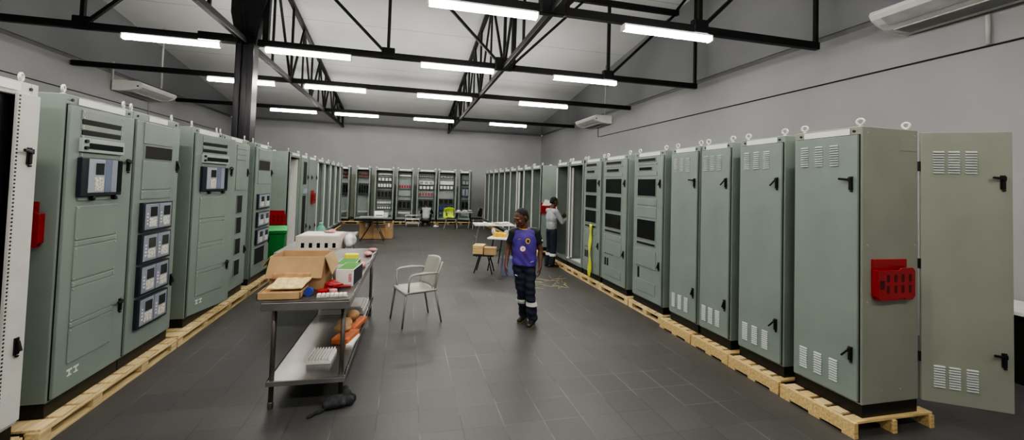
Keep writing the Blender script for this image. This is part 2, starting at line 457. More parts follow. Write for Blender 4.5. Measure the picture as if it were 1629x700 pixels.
conduit('hanging_rod', [(-7.55, 12.45, 4.75), (-7.55, 12.45, 4.28)], .025, 'short pale rod at the wall side of the left air conditioner', 'conduit', 'rod')
conduit('hanging_rod', [(-6.9, 13.3, zc(13.3)-.02), (-6.9, 13.3, 4.3)], .025, 'long pale rod over the room side of the left air conditioner', 'conduit', 'rod')
conduit('wall_cable', [(XE-.012, 13.55, 4.05), (XE-.012, 13.55, 3.73), (XE-.012, 13.3, 3.72), (XE-.012, 2.0, 3.72)], .011, 'thin dark cable run along the right wall', 'cable_blk', 'cable')
conduit('wall_cable', [(XW+.012, 4.0, 3.74), (XW+.012, 19.0, 3.74)], .010, 'thin dark cable run along the left wall', 'cable_blk', 'cable')
conduit('pipe', [(XW+.02, 14.1, 0.02), (XW+.02, 14.1, 4.0)], .014, 'slim grey pipe going down the left wall under the air conditioner', 'ac_grey', 'pipe')
# ------------------------------------------------------------------ cabinets
# local frame: x runs left to right when facing the front, front looks to -y, z=0 on the pallet
CH = 2.30; PL = .10; D = .60; ZP = .12      # cabinet top, plinth height, depth, pallet height
_mesh = {}
def shared(key, fn):
    if key not in _mesh: _mesh[key] = fn().mesh(key)
    return _mesh[key]
def eyebolt_mb():
    m = MB()
    m.lathe([(.016, 0), (.016, .008), (.008, .01), (.008, .022)], n=8)
    m.tube([(math.sin(t)*.024, 0, .043+math.cos(t)*.024) for t in [2*PI*k/14 for k in range(14)]], .0085, 6, closed=True)
    return m
def eyebolts(t, w, d=D):
    me = shared('eye_bolt', eyebolt_mb)
    for x in (.05, w-.05):
        for y in (.05, d-.05):
            obj('eye_bolt', me, 'bolt', t, loc=(x, y, CH), smooth=True, rz=.3)
def handle(door, x, z, open_=False, y=-.022):
    m = MB(); m.box(-.016, .016, -.010, 0, -.055, .055); m.box(-.010, .010, -.018, -.010, -.05, .03)
    if open_ == 2:
        m.bar((0, -.014, .038), (-.045, -.04, -.028), .014, .014); m.box(-.011, .011, -.026, -.010, .012, .046)
    elif open_:
        m.bar((0, -.018, .028), (-.075, -.035, .036), .014, .018); m.box(-.011, .011, -.026, -.010, .012, .046)
    else:
        m.bar((0, -.014, .035), (-.004, -.034, -.03), .014, .012)
    m.box(-.004, .014, -.014, 0, -.07, -.058)
    return obj('handle', m, 'handle', door, loc=(x, y, z), bevel=.003)
def louvers(door, x, z0, z1, w=.066, n=9, y=-.022):
    m = MB()
    for k in range(n):
        z = z0+(z1-z0)*(k+.5)/n; h = (z1-z0)/n*.33
        m.prism([(y+.001, z-h), (y-.009, z-h), (y+.001, z+h)], 'x', x-w/2, x+w/2)
    return obj('louver_vent', m, 'cab_lite', door)  # paler than the door: light caught by the slats is in the colour
def carcass(t, w, closed=True, m='cab', d=D, inner='cab_in', back='cab_in'):
    obj('plinth', MB().box(.005, w-.005, .01, d-.01, 0, PL), 'black', t)
    if closed:
        obj('body', MB().box(0, w, 0, d, PL, CH), m, t, bevel=.006)
    else:
        b = MB()
        b.box(0, .015, 0, d, PL, CH); b.box(w-.015, w, 0, d, PL, CH); b.box(.015, w-.015, 0, d, CH-.02, CH); b.box(.015, w-.015, 0, d, PL, PL+.02)
        b.box(.015, w-.015, d-.02, d, PL+.02, CH-.02)
        obj('body', b, m, t)
        f = MB()
        f.box(.0, .055, -.012, .03, PL, CH-.002); f.box(w-.055, w, -.012, .03, PL, CH-.002); f.box(.055, w-.055, -.012, .03, CH-.10, CH-.002); f.box(.055, w-.055, -.012, .03, PL, PL+.07)
        obj('front_frame', f, m, t, bevel=.004)
def header(t, w, y=-.003, short=False):
    a = .16 if not short else .3
    obj('nameplate', MB().box(w*a, w*(1-a), y-.004, y, CH-.062, CH-.012), 'plate', t)
    for x in (.06, w-.06):
        obj('header_bolt', MB().lathe([(.011, 0), (.011, -.006)], (x, y, CH-.037), 8, 'y'), 'black', t)
def doorslab(t, w, m='cab', ang=0., z0=PL+.02, z1=CH-.075, x0=.02, x1=None, hinge=0):
    x1 = x1 or w-.02
    g = MB().box(x0-.006, x1+.006, -.004, 0, z0-.006, z1+.006)
    obj('door_shadow_line', g, 'hole', t)  # dark rim behind the door, draws its shadow outline
    dr = obj('door', MB().box(0, x1-x0, -.022, 0, z0, z1), m, t, loc=(x0, -.003, 0), rz=ang, bevel=.004)
    return dr, x0
def plates(door, x, w, zs, m='cab'):
    """thin blanking plates stacked on the door, with screws at their corners"""
    for a, b in zs:
        p = obj('blanking_plate', MB().box(x, x+w, -.029, -.022, a, b), m, door, bevel=.003)
        s = MB()
        for sx in (x+.012, x+w-.012):
            for sz in (a+.012, b-.012): s.lathe([(.006, -.028), (.006, -.033)], (sx, 0, sz), 6, 'y')
        obj('screw', s, 'zinc', p)
def slot(door, x0, x1, z0, z1, m='hole', name='opening', frame=True):
    o = obj(name, MB().box(x0, x1, -.0275, -.021, z0, z1), m, door)
    if frame:
        f = MB(); e = .008
        f.box(x0-e, x1+e, -.031, -.022, z1, z1+e); f.box(x0-e, x1+e, -.031, -.022, z0-e, z0); f.box(x0-e, x0, -.031, -.022, z0, z1); f.box(x1, x1+e, -.031, -.022, z0, z1)
        obj('opening_rim', f, 'cab', o)
    return o
def relay(door, x, z, w, h, parts=('face',), mod=None):
    """protection relay: dark housing, pale face, lcd and keypad"""
    b = obj('relay', MB().box(x, x+w, -.055, -.022, z, z+h), 'navybox', door, bevel=.003)
    return b
def relay_unit(b, x, z, w, h):
    obj('relay_face', MB().box(x, x+w, -.060, -.054, z, z+h), 'relay_grey', b, bevel=.003)
    obj('display', MB().box(x+w*.36, x+w*.86, -.063, -.059, z+h*.5, z+h*.88), 'lcd', b)
    k = MB(); k.box(x+w*.3, x+w*.85, -.064, -.059, z+h*.1, z+h*.45); obj('keypad', k, 'keypad', b)
    k = MB()
    for i in range(4): k.box(x+w*.1, x+w*.2, -.063, -.059, z+h*(.2+.13*i), z+h*(.26+.13*i))
    obj('indicator_lamps', k, 'white', b)
def tt_mark(door, x, z, s=.055, m='white'):
    k = MB()
    for i in range(2):
        a = x+i*s*1.25
        k.box(a, a+s, -.024, -.0215, z+s*.75, z+s); k.box(a+s*.38, a+s*.62, -.024, -.0215, z+s*.2, z+s*.8); k.box(a+s*.1, a+s*.9, -.024, -.0215, z, z+s*.18)
    obj('printed_mark', k, m, door)
def cabinet(label, loc, rz, w, name='electrical_cabinet', group=None):
    return thing(name, label, 'cabinet', loc, rz, group)
def pocket(label, loc, rz, w=.45, h=.32, group=None):
    """red plastic document pocket with two rows of slots, hung on a cabinet side; front looks to -y"""
    t = thing('document_holder', label, 'document holder', loc, rz, group)
    obj('back_plate', MB().box(0, w*.92, -.012, 0, h*.55, h), 'red', t, bevel=.004)
    f = MB(); pr = [(.0, .03), (.03, 0), (w*.5, .0), (w*.55, .015), (w*.7, .015), (w*.75, 0), (w-.03, 0), (w, .03), (w, h*.72), (w*.94, h*.8), (w*.62, h*.8), (w*.58, h*.74), (0, h*.74)]
    f.prism(pr, 'y', -.05, -.04)
    obj('front_panel', f, 'red', t, bevel=.004)
    s = MB(); s.box(0, .02, -.042, 0, .03, h*.74); s.box(w-.02, w, -.042, 0, .03, h*.74); s.box(.02, w-.02, -.042, 0, .0, .02)
    obj('tray', s, 'red', t, bevel=.003)
    k = MB()
    for r in range(2):
        for c in range(4):
            x = w*(.27+c*.195); z = h*(.2+r*.27)
            k.prism([(x-.014, z), (x, z-.008), (x+.014, z), (x+.014, z+.05), (x, z+.058), (x-.014, z+.05)], 'y', -.0515, -.045)
    k.box(w*.06, w*.17, -.0515, -.045, h*.28, h*.5)
    obj('slot_pattern', k, 'red_dark', t)
    return t

# ---- left row, fronts look to +x
XL = -2.41
def left(y): return (XL, y, ZP), R(90)
G_LEFT = 'grey green cabinets down the left side'
# white cabinet, half out of the picture
loc, rz = left(2.47)
t = cabinet('white cabinet at the left picture edge with a tall dark opening', (XL, 2.47, ZP), rz, .82, 'white_cabinet')
w = .82
obj('plinth', MB().box(.005, w-.005, .01, .59, 0, PL), 'black', t)
b = MB(); b.box(0, .015, 0, D, PL, CH); b.box(w-.015, w, 0, D, PL, CH); b.box(.015, w-.015, 0, D, CH-.02, CH); b.box(.015, w-.015, 0, D, PL, PL+.02); b.box(.015, w-.015, D-.02, D, PL+.02, CH-.02)
obj('body', b, 'white_cab', t)
f = MB(); f.box(0, .05, -.01, .03, PL, CH); f.box(w-.05, w, -.01, .03, PL, CH); f.box(.05, w-.05, -.01, .03, CH-.09, CH); f.box(.05, w-.05, -.01, .03, PL, PL+.06)
obj('front_frame', f, 'white_cab', t, bevel=.005)
fl = obj('filler_door', MB().box(w-.165, w-.012, -.034, -.012, PL+.03, CH-.075), 'white_cab', t, bevel=.004)
pf = MB()
for k in range(86):
    z = PL+.06+k*.024; pf.box(w-.163, w-.152, -.0355, -.0335, z, z+.011)
obj('perforated_edge', pf, 'black', fl)
handle(fl, w-.075, 1.83-.0, True, -.034); handle(fl, w-.075, .62, False, -.034)
obj('interior_shade', MB().box(.05, w-.05, .02, .03, PL+.05, CH-.05), 'black', t)  # black sheet close behind the frame stands for the unlit inside
eyebolts(t, w); header(t, w, -.012)

def A1like(label, y, w, ang=0., lower=True):
    loc, rz = left(y); t = cabinet(label, loc, rz, w)
    carcass(t, w); header(t, w); eyebolts(t, w)
    dr, x0 = doorslab(t, w, ang=-ang)
    X0 = .12-x0; W = .44
    # heights below are above the pallet
    z = lambda v: v-ZP
    plates(dr, X0, W, [(z(2.255), z(2.325)), (z(2.175), z(2.215)), (z(2.118), z(2.136)), (z(1.968), z(2.005)), (z(1.64), z(1.672)),
                       (z(1.345), z(1.60)), (z(1.30), z(1.338)), (z(1.05), z(1.295)), (z(1.0), z(1.04)), (z(.745), z(.995)), (z(.70), z(.74)), (z(.44), z(.695))])
    slot(dr, X0+.01, X0+W-.015, z(2.219), z(2.252), frame=False); slot(dr, X0+.01, X0+W-.015, z(2.139), z(2.172), frame=False)
    ru = obj('rack_unit', MB().box(X0-.01, X0+W, -.05, -.022, z(2.01), z(2.115)), 'cab_lite', dr, bevel=.003)
    obj('rack_window', MB().box(X0+.05, X0+W-.02, -.053, -.049, z(2.035), z(2.08)), 'smoke', ru)
    for zz in (2.04, 2.09): obj('rack_screw', MB().lathe([(.014, -.05), (.014, -.066)], (X0+.012, 0, z(zz)), 10, 'y'), 'black', ru)
    rb = relay(dr, X0-.015, z(1.675), W+.0, .29)
    obj('relay_face', MB().box(X0+.05, X0+.215, -.061, -.054, z(1.70), z(1.96)), 'relay_face', rb, bevel=.003)
    obj('display', MB().box(X0+.115, X0+.20, -.064, -.060, z(1.84), z(1.93)), 'lcd', rb)
    obj('keypad', MB().box(X0+.11, X0+.20, -.065, -.060, z(1.715), z(1.82)), 'keypad', rb)
    for a, b_, m in ((.22, .285, 'relay_blue'), (.29, .355, 'relay_grey'), (.36, .415, 'smoke')):
        obj('relay_module', MB().box(X0+a, X0+b_, -.060, -.054, z(1.70), z(1.96)), m, rb, bevel=.002)
    for xx in (.12, .36): obj('knob', MB().lathe([(.014, -.028), (.018, -.04), (.016, -.058), (.004, -.06)], (X0+xx, 0, z(1.655)), 12, 'y'), 'black', dr)
    tt_mark(dr, X0+.01, z(.345), .05)
    handle(dr, w-.02-x0-.06, z(1.93), True); handle(dr, w-.02-x0-.06, z(.72), True)
    return t
A1like('grey green cabinet with louvred slots and one wide relay window, beside the white cabinet', 3.52, .74)
def A2like(label, y, w, rows, hole, extra=None, frows=()):
    loc, rz = left(y); t = cabinet(label, loc, rz, w)
    carcass(t, w); header(t, w, short=True); eyebolts(t, w)
    dr, x0 = doorslab(t, w)
    X0 = .12-x0; W = w-.28; z = lambda v: v-ZP
    plates(dr, X0, W, frows)
    slot(dr, X0+.02, X0+W-.005, z(hole[0]), z(hole[1]))
    for (a, b) in rows:
        rb = relay(dr, X0-.005, z(a), W+.01, b-a)
        hw = (W-.03)/2
        relay_unit(rb, X0+.025, z(a)+.02, hw-.012, b-a-.035); relay_unit(rb, X0+.022+hw, z(a)+.02, hw-.012, b-a-.035)
    for (a, b) in extra or (): slot(dr, X0, X0+W*.8, z(a), z(b))
    handle(dr, w-.02-x0-.035, z(1.95)); handle(dr, w-.02-x0-.035, z(.76))
    return t
z = lambda v: v-ZP
A2like('cabinet with four rows of paired relays, joined to the near relay-window cabinet', 4.26, .745, [(1.315, 1.59), (1.02, 1.295), (.725, 1.0), (.425, .70)], (2.0, 2.12),
       frows=[(z(2.14), z(2.34)), (z(1.71), z(1.985)), (z(1.62), z(1.70))])
A1like('cabinet with slots and relay window whose door stands slightly ajar', 5.32, .73, R(13))
# B2: four small openings in a column
loc, rz = left(6.06); w = .93
t = cabinet('cabinet with a column of four small square openings, right of the ajar door', loc, rz, w)
carcass(t, w); header(t, w, short=True); eyebolts(t, w); dr, x0 = doorslab(t, w)
plates(dr, .40, .36, [(z(2.26), z(2.32)), (z(2.18), z(2.25)), (z(2.10), z(2.17)), (z(1.66), z(2.09))])
for a, b in ((1.33, 1.58), (1.03, 1.26), (.73, .95), (.42, .64)): slot(dr, .48, .66, z(a), z(b))
handle(dr, .83, z(1.93)); handle(dr, .83, z(.76))
A2like('cabinet with three rows of paired relays over a square hole, before the green bin', 7.24, .84, [(1.33, 1.58), (1.03, 1.28), (.74, .99)], (1.98, 2.14), [(.42, .68)],
       frows=[(z(2.16), z(2.33)), (z(1.75), z(1.96))])

# ---- open cabinets
def gear_rows(t, w, style=0):
    """equipment on the mounting plate of an open cabinet"""
    y = D-.12
    rnd = random.Random(style*17+3)
    obj('mounting_plate', MB().box(.07, w-.07, D-.10, D-.085, PL+.12, CH-.14), 'duct', t)
    x0, x1 = .10, w-.10
    def row(name, za, zb, m, depth=.08, n=0, fm=None):
        o = obj(name, MB().box(x0, x1, y-depth, y, za, zb), m, t, bevel=.004)
        if n:
            k = MB(); ww = (x1-x0)/n
            for i in range(n): k.box(x0+ww*(i+.15), x0+ww*(i+.85), y-depth-.012, y-depth+.002, za+(zb-za)*.18, zb-(zb-za)*.18)
            obj('gear_face', k, fm, o)
        return o
    if style == 0:      # copper tinted top, tall dark rack in the middle
        row('busbar', 1.98, 2.06, 'copper', .12, 3, 'breaker'); row('busbar', 1.86, 1.93, 'breaker', .12, 4, 'copper')
        row('switch_rack', 1.12, 1.62, 'breaker', .12, 4, 'smoke'); row('terminal_row', .32, .40, 'white', .06, 5, 'relay_grey')
    elif style == 1:    # white breakers and dark rack
        row('cable_duct', 2.02, 2.07, 'zinc', .1); row('switch_bank', 1.72, 1.92, 'breaker', .12, 4, 'white'); row('switch_bank', 1.44, 1.66, 'breaker', .12, 5, 'white')
        row('switch_rack', .98, 1.34, 'breaker', .14, 4, 'smoke'); row('terminal_row', .74, .84, 'duct', .08, 6, 'white'); row('terminal_row', .5, .62, 'breaker', .08, 6, 'white')
    elif style == 2:    # red breakers
        row('cable_duct', 1.98, 2.04, 'zinc', .1); row('switch_bank', 1.42, 1.62, 'relay_grey', .12, 5, 'red'); row('cable_duct', 1.1, 1.34, 'duct', .08)
        row('switch_rack', .5, .92, 'breaker', .14, 3, 'smoke'); row('terminal_row', .3, .38, 'zinc', .08, 8, 'white')
    elif style == 3:    # white panel with red marks
        row('cable_duct', 1.96, 2.02, 'breaker', .1, 7, 'white'); row('switch_bank', 1.64, 1.80, 'white', .12, 3, 'relay_grey'); row('switch_bank', 1.4, 1.6, 'breaker', .12, 4, 'white')
        row('switch_rack', .6, .98, 'breaker', .12, 3, 'smoke'); row('terminal_row', 1.1, 1.3, 'relay_grey', .08, 5, 'copper')
    elif style == 4:    # white top unit, dark lower with blue bundles
        row('switch_bank', 1.66, 1.82, 'white', .14); row('switch_bank', 1.42, 1.64, 'breaker', .12, 4, 'white'); row('cable_duct', 1.98, 2.03, 'breaker', .1, 4, 'zinc')
        row('switch_rack', .76, 1.02, 'breaker', .12, 3, 'smoke'); row('cable_bundle', .46, .70, 'navybox', .1, 4, 'blue'); row('cable_bundle', .28, .42, 'navybox', .1, 4, 'relay_blue')
    elif style == 5:
        row('switch_bank', 1.66, 1.9, 'breaker', .14, 2, 'relay_grey'); row('switch_rack', 1.1, 1.56, 'breaker', .12, 2, 'relay_grey'); row('switch_rack', .5, .98, 'breaker', .12, 2, 'smoke')
    else:               # side rows: brown and grey columns
        row('busbar', 1.7, 2.1, 'breaker', .16, 2, 'relay_grey'); row('cable_duct', .45, 1.55, 'copper' if style == 7 else 'relay_grey', .06, 4, 'zinc' if style == 7 else 'duct')
    return t
def open_cab(label, loc, rz, w, style, group=None, m='cab'):
    t = cabinet(label, loc, rz, w, 'open_cabinet', group)
    carcass(t, w, False, m); header(t, w, -.014); eyebolts(t, w); gear_rows(t, w, style)
    return t

# left row beyond the bin
def rail(t, w, side, tall=True, bottom=True):
    x = .065 if side == 'l' else w-.085
    k = MB(); k.box(x, x+.02, -.035, -.012, PL+.1, CH-.12)
    if bottom: k.box(min(x, x-.04 if side == 'r' else x), x+.05 if side == 'l' else x+.02, -.06, -.012, PL+.08, PL+.11)
    obj('door_rail', k, 'white', t)
Ld = [(9.25, .86), (10.13, .72)]
t = open_cab('open cabinet showing a pale inner wall, first after the green bin', (XL, 9.25, ZP), R(90), .86, 6)
obj('inner_side_panel', MB().box(.86-.10, .86-.06, .032, .45, PL+.1, CH-.12), 'white', t)
t = cabinet('cabinet with two tall dark windows and a small meter between them', (XL, 10.13, ZP), R(90), .74)
carcass(t, .74); header(t, .74); eyebolts(t, .74); dr, x0 = doorslab(t, .74)
slot(dr, .18, .50, z(1.72), z(2.26)); slot(dr, .18, .50, z(.35), z(1.45))
obj('meter', MB().box(.26, .48, -.06, -.022, z(1.50), z(1.62)), 'relay_face', dr, bevel=.004)
handle(dr, .64, z(1.9)); handle(dr, .64, z(.7))
t = cabinet('plain closed cabinet with black handles in the left row past the dark windows', (XL, 10.89, ZP), R(90), .98)
carcass(t, .98); header(t, .98); eyebolts(t, .98); dr, x0 = doorslab(t, .98)
handle(dr, .30, z(1.9)); handle(dr, .86, z(1.9)); handle(dr, .86, z(.62)); handle(dr, .30, z(.62))
ys = [11.9, 12.87, 13.84, 14.81, 15.78]; nm = ['first', 'second', 'third', 'fourth', 'last']
for i, (y, n) in enumerate(zip(ys, nm)):
    w = .94 if i < 4 else .7
    t = open_cab('open cabinet with white rail, %s of five ending the left row' % n, (XL, y, ZP), R(90), w, 6, 'open cabinets at the far end of the left row')
    rail(t, w, 'l')

# back row, fronts look to -y
YK = 18.15
for x0, x1, st, lb in ((-2.96, -2.36, 0, 'far wall cabinet with reddish busbars, at the left corner of the row'),
                       (-2.12, -1.52, 0, 'far wall cabinet with reddish busbars, behind the small table'),
                       (-1.33, -.53, 1, 'far wall cabinet with two rows of white switches'),
                       (-.42, .30, 2, 'far wall cabinet with a row of red switches, behind the trolley'),
                       (.46, 1.30, 3, 'far wall cabinet behind the crouching worker'),
                       (1.38, 2.20, 4, 'far wall cabinet with a white unit above blue cable bundles'),
                       ):
    t = open_cab(lb, (x0, YK, ZP), 0, x1-x0, st, 'open cabinets along the far wall')
    if st == 0:
        obj('rear_door', MB().box(x1-x0+.005, x1-x0+.17, D-.03, D-.01, PL+.02, CH-.3), 'cab_warm_lit', t)  # panel put in the gap beside the cabinet, where only shade falls
t = open_cab('far wall cabinet turned to show its side, behind the high-visibility vest', (2.32, YK+.12, ZP), R(-16), .52, 5, 'open cabinets along the far wall')

# ---- right row, fronts look to -x
XR = 3.53
def right(y1): return (XR, y1, ZP), R(-90)      # y1 = far edge
def plain_cab(label, y0, y1, d=D, hopen=(0, 0)):
    w = y1-y0; loc, rz = right(y1); t = cabinet(label, loc, rz, w, group=None)
    carcass(t, w, True, 'cab_warm_lit' if y0 < 2.6 else 'cab', d); header(t, w); eyebolts(t, w, d); dr, x0 = doorslab(t, w, 'cab', z1=CH-.07)
    for fx in (.2, .425, .65):
        x = w*fx-x0+.0
        louvers(dr, x, z(2.10), z(2.285)); louvers(dr, x, z(.32), z(.505))
    handle(dr, w-.02-x0-.045, z(1.96), hopen[0]); handle(dr, w-.02-x0-.045, z(.60), hopen[1])
    return t
t1 = plain_cab('louvred cabinet at the near end of the right row, its rear door swung open', 2.46, 3.03, hopen=(1, 2))
w = .57
rd = obj('rear_door', MB().box(0, .56, -.011, .011, PL, CH-.02), 'cab_warm_lit', t1, loc=(w+.008, D+.01, 0), rz=R(58), bevel=.004)
for fx in (.2, .37, .56):
    o = louvers(rd, .56*fx+.0, z(2.06), z(2.25), .07, y=-.011); o = louvers(rd, .56*fx, z(.34), z(.52), .07, y=-.011)
handle(rd, .50, z(2.0), True, -.011); handle(rd, .50, z(.62), True, -.011)
for zz in (.45, 1.2, 2.0): obj('hinge', MB().lathe([(.012, zz-.04), (.012, zz+.04)], (w+.004, D+.004, 0), 8), 'black', t1)
sp = MB(); sp.box(w, w+.004, .40, .58, 2.12, 2.22); obj('side_cover', sp, 'cab_warm_lit', t1, bevel=.001)
sc = MB()
for yy, zz in ((.05, 2.25), (.56, 2.25), (.05, 1.35), (.56, 1.35), (.20, .2), (.40, .2), (.42, 2.2), (.05, .9)): sc.lathe([(.006, w), (.006, w+.004)], (0, yy, zz), 6, 'x')
obj('screw', sc, 'zinc', t1)
plain_cab('louvred plain cabinet, second from the near end of the right row', 3.13, 3.66, hopen=(2, 2))
plain_cab('louvred plain cabinet, third from the near end of the right row', 3.77, 4.25, hopen=(2, 0))
plain_cab('louvred plain cabinet, fourth from the near end, next to the windowed cabinets', 4.28, 4.82, hopen=(1, 0))
def window_cab(label, y0, y1, wins, slots, smalls):
    w = y1-y0; loc, rz = right(y1); t = cabinet(label, loc, rz, w)
    carcass(t, w); header(t, w); eyebolts(t, w); dr, x0 = doorslab(t, w, 'cab')
    X0 = .13-x0; W = w-.30
    plates(dr, X0-.02, W+.04, [(z(2.225), z(2.255)), (z(2.06), z(2.12)), (z(.95), z(1.05)), (z(.71), z(.94)), (z(.33), z(.48))] if len(wins) > 2 else [(z(2.225), z(2.255)), (z(2.06), z(2.12)), (z(1.62), z(1.72)), (z(1.44), z(1.6)), (z(.70), z(.96)), (z(.33), z(.50))])
    slot(dr, X0, X0+W-.02, z(2.275), z(2.32)); slot(dr, X0+.03, X0+W-.10, z(2.145), z(2.19), 'smoke')
    for a, b in wins: slot(dr, X0, X0+W, z(a), z(b), 'smoke', 'window')
    for a, b in slots: slot(dr, X0, X0+W, z(a), z(b))
    for xx, a, b in smalls: slot(dr, X0+xx, X0+xx+.045, z(a), z(b), frame=False)
    tt_mark(dr, X0+.01, z(.36), .045, 'handle')
    handle(dr, w-.02-x0-.055, z(1.95)); handle(dr, w-.02-x0-.055, z(.78))
    return t
window_cab('cabinet with two dark square windows set apart, next to the plain louvred ones', 4.97, 5.73, [(1.76, 2.01), (1.12, 1.40)], [(1.03, 1.065)], [(.03, .52, .68)])
sm = [(.01, .70, .84), (.09, .70, .84), (.17, .70, .84), (.25, .70, .84), (.01, .50, .63), (.09, .50, .63)]
window_cab('cabinet with three dark windows in a column, next to the yellow ribbon one', 5.92, 6.76, [(1.77, 2.02), (1.47, 1.71), (1.17, 1.41)], [(1.09, 1.125)], sm)
window_cab('cabinet with three dark windows and a yellow ribbon hanging down its front', 6.82, 7.58, [(1.77, 2.02), (1.47, 1.71), (1.19, 1.42)], [(1.10, 1.13)], sm)
t = open_cab('open cabinet with tall white rail, between the ribbon cabinet and the worker', (XR, 8.36, ZP), R(-90), .74, 7); rail(t, .74, 'l')
obj('light_strip', MB().box(.08, .11, .02, .05, PL+.1, CH-.14), 'white', t); obj('floor_tray', MB().box(.08, .66, .05, .45, PL+.03, PL+.07), 'white', t)
t = open_cab('open cabinet the grey-shirted worker is reaching into', (XR, 9.14, ZP), R(-90), .74, 7); rail(t, .74, 'l')
ys = [10.29, 11.1, 11.95, 12.75, 13.6, 14.45, 15.4, 16.35, 17.3]
ye = ys[1:]+[18.12]
ordn = ['first', 'second', 'third', 'fourth', 'fifth', 'sixth', 'seventh', 'eighth', 'last']
for i, (a, b) in enumerate(zip(ys, ye)):
    w = b-a-.03
    t = open_cab('open cabinet with a white rail, %s of nine past the worker on the right' % ordn[i], (XR, b-.015, ZP), R(-90), w, 6, 'open cabinets past the worker on the right')
    rail(t, w, 'l')
    if i == 2: obj('light_strip', MB().box(.09, .2, .02, .05, .7, CH-.14), 'white', t)

# red document pockets on cabinet sides
pocket('red slotted document holder on the near end cabinet of the right row', (3.62, 2.46, 1.04), 0, .40)
pocket('red slotted document holder on the cabinet side behind the white cabinet', (-2.93, 3.52, 1.32), 0)
pocket('red slotted document holder on the cabinet side above the green bin', (-2.84, 9.25, .88), 0, .42, .30)
pocket('red slotted document holder with papers, beside the grey-shirted worker', (3.53, 10.305, 1.13), 0, .42, .28)
pocket('red slotted document holder on the closed cabinet door far down the left row', (XL+.03, 11.2, 1.22), R(90), .34, .34)
pp = MB(); pp.prism([(.03, .2), (.40, .18), (.42, .30), (.12, .37)], 'y', -.03, -.02)
tag(obj('paper_sheets', pp, 'paper', loc=(3.53, 10.305, 1.13)), 'white papers standing in the red holder beside the grey-shirted worker', 'paper')

# yellow ribbon
rb = MB(); n = 24
def rf(u, v):
    zz = 1.16-u*1.0; s = .05+.01*math.sin(u*9)
    return Vector((XR-.05-.012*math.sin(u*14+v*2)-.03*u, 7.14+.02*math.sin(u*5)+(v-.5)*s*2, zz if zz > .02 else .02))
rb.grid(rf, n, 3)
tag(obj('ribbon', rb, 'ribbon', solid=.002, smooth=True), 'yellow green ribbon hanging from the third windowed cabinet of the right row', 'ribbon')

# ------------------------------------------------------------------ pallets
def pallet(label, x0, x1, y0, y1, kind='block', group=None, m1='pine', front=-1):
    """x0/x1 near or far from aisle; stringers run along y, deck boards along x"""
    t = thing('wooden_pallet', label, 'pallet', ((x0+x1)/2, (y0+y1)/2, 0), 0, group)
    hx, hy = (x1-x0)/2, (y1-y0)/2
    if kind == 'solid':
        for x in (-hx+.02, 0, hx-.02):
            zt_ = .118 if x < 0 else .1
            s = MB(); s.prism([(-hy, .02), (-hy*.62, .0), (-hy*.55, .035), (-hy*.2, .035), (-hy*.15, 0.0), (hy*.15, 0.0), (hy*.2, .035), (hy*.55, .035), (hy*.62, 0), (hy, .02), (hy, .1), (-hy, .1)] if False else
                [(-hy, 0.018), (hy, 0.018), (hy, zt_), (-hy, zt_)], 'x', x-.02, x+.02)
            obj('stringer', s, m1, t, bevel=.003)
            k = MB()
            for a in (-hy, -hy*.15, hy*.7): k.box(x-.02, x+.02, a, a+hy*.3, 0, .018)
            obj('foot', k, m1, t)
        n = max(4, round((y1-y0)/.118)); st = (y1-y0)/n
        for i in range(n):
            a = -hy+st*i+.014
            obj('deck_board', MB().box(-hx+.043, hx, a, a+st-.034, .1, .12), 'pine_lite' if (i*7) % 3 else 'pine', t, bevel=.003)
    else:
        for x in (-hx+.04, 0, hx-.04):
            obj('bottom_board', MB().box(x-.04, x+.04, -hy, hy, 0, .018), m1, t, bevel=.002)
            for a in (-hy, -.05, hy-.1) if hy < .75 else (-hy, -hy*.36-.05, hy*.36-.05, hy-.1):
                obj('block', MB().box(x-.04, x+.04, a, a+.1, .018, .084), m1, t, bevel=.002)
            obj('stringer', MB().box(x-.045, x+.045, -hy, hy, .084, .102), m1, t, bevel=.002)
        n = max(4, round((y1-y0)/.16)); st = (y1-y0)/n
        for i in range(n):
            a = -hy+st*i+.012
            obj('deck_board', MB().box(-hx, hx, a, a+st-.03, .102, .12), 'pine_lite', t, bevel=.002)
    return t
# right, near: boards stick out in front of the plinths
for i, (a, b, x0, lb) in enumerate(((2.42, 3.05, 3.40, 'pine pallet under the end cabinet with the open rear door'), (3.08, 3.67, 3.41, 'pine pallet under the second cabinet of the right row'),
        (3.69, 4.26, 3.42, 'pine pallet under the third cabinet of the right row'), (4.28, 4.88, 3.42, 'pine pallet under the fourth cabinet of the right row'))):
    pallet(lb, x0, 4.24, a, b, 'solid', 'pallets under the right row')
for a, b, lb in ((4.92, 5.78, 'pale pallet under the cabinet with two windows'), (5.82, 6.80, 'pale pallet under the cabinet with three windows'), (6.82, 7.62, 'pale pallet under the ribbon cabinet'),
        (7.64, 8.40, 'pallet under the open cabinet past the ribbon'), (8.42, 9.2, 'pallet under the cabinet the worker reaches into')):
    pallet(lb, 3.49, 4.24, a, b, 'block', 'pallets under the right row', 'pine_lite')
for i, (a, b) in enumerate(((10.2, 12.1), (12.12, 14.1), (14.12, 16.2), (16.22, 18.12))):
    pallet('%s of four pallets under the open cabinets past the worker' % ['nearest', 'second', 'third', 'farthest'][i], 3.38 if i == 0 else 3.5, 4.24, a, b, 'block', 'pallets under the right row', 'pine')
pallet('pallet under the white cabinet at the left picture edge', -3.2, -2.40, 2.2, 3.34, 'block', 'pallets under the left row', 'pine')
pallet('long pale pallet under the two nearest green cabinets on the left', -3.2, -2.33, 3.37, 5.03, 'block', 'pallets under the left row', 'pine_lite')
pallet('pale pallet under the left cabinet with the ajar door', -3.2, -2.33, 5.06, 7.0, 'block', 'pallets under the left row', 'pine_lite')
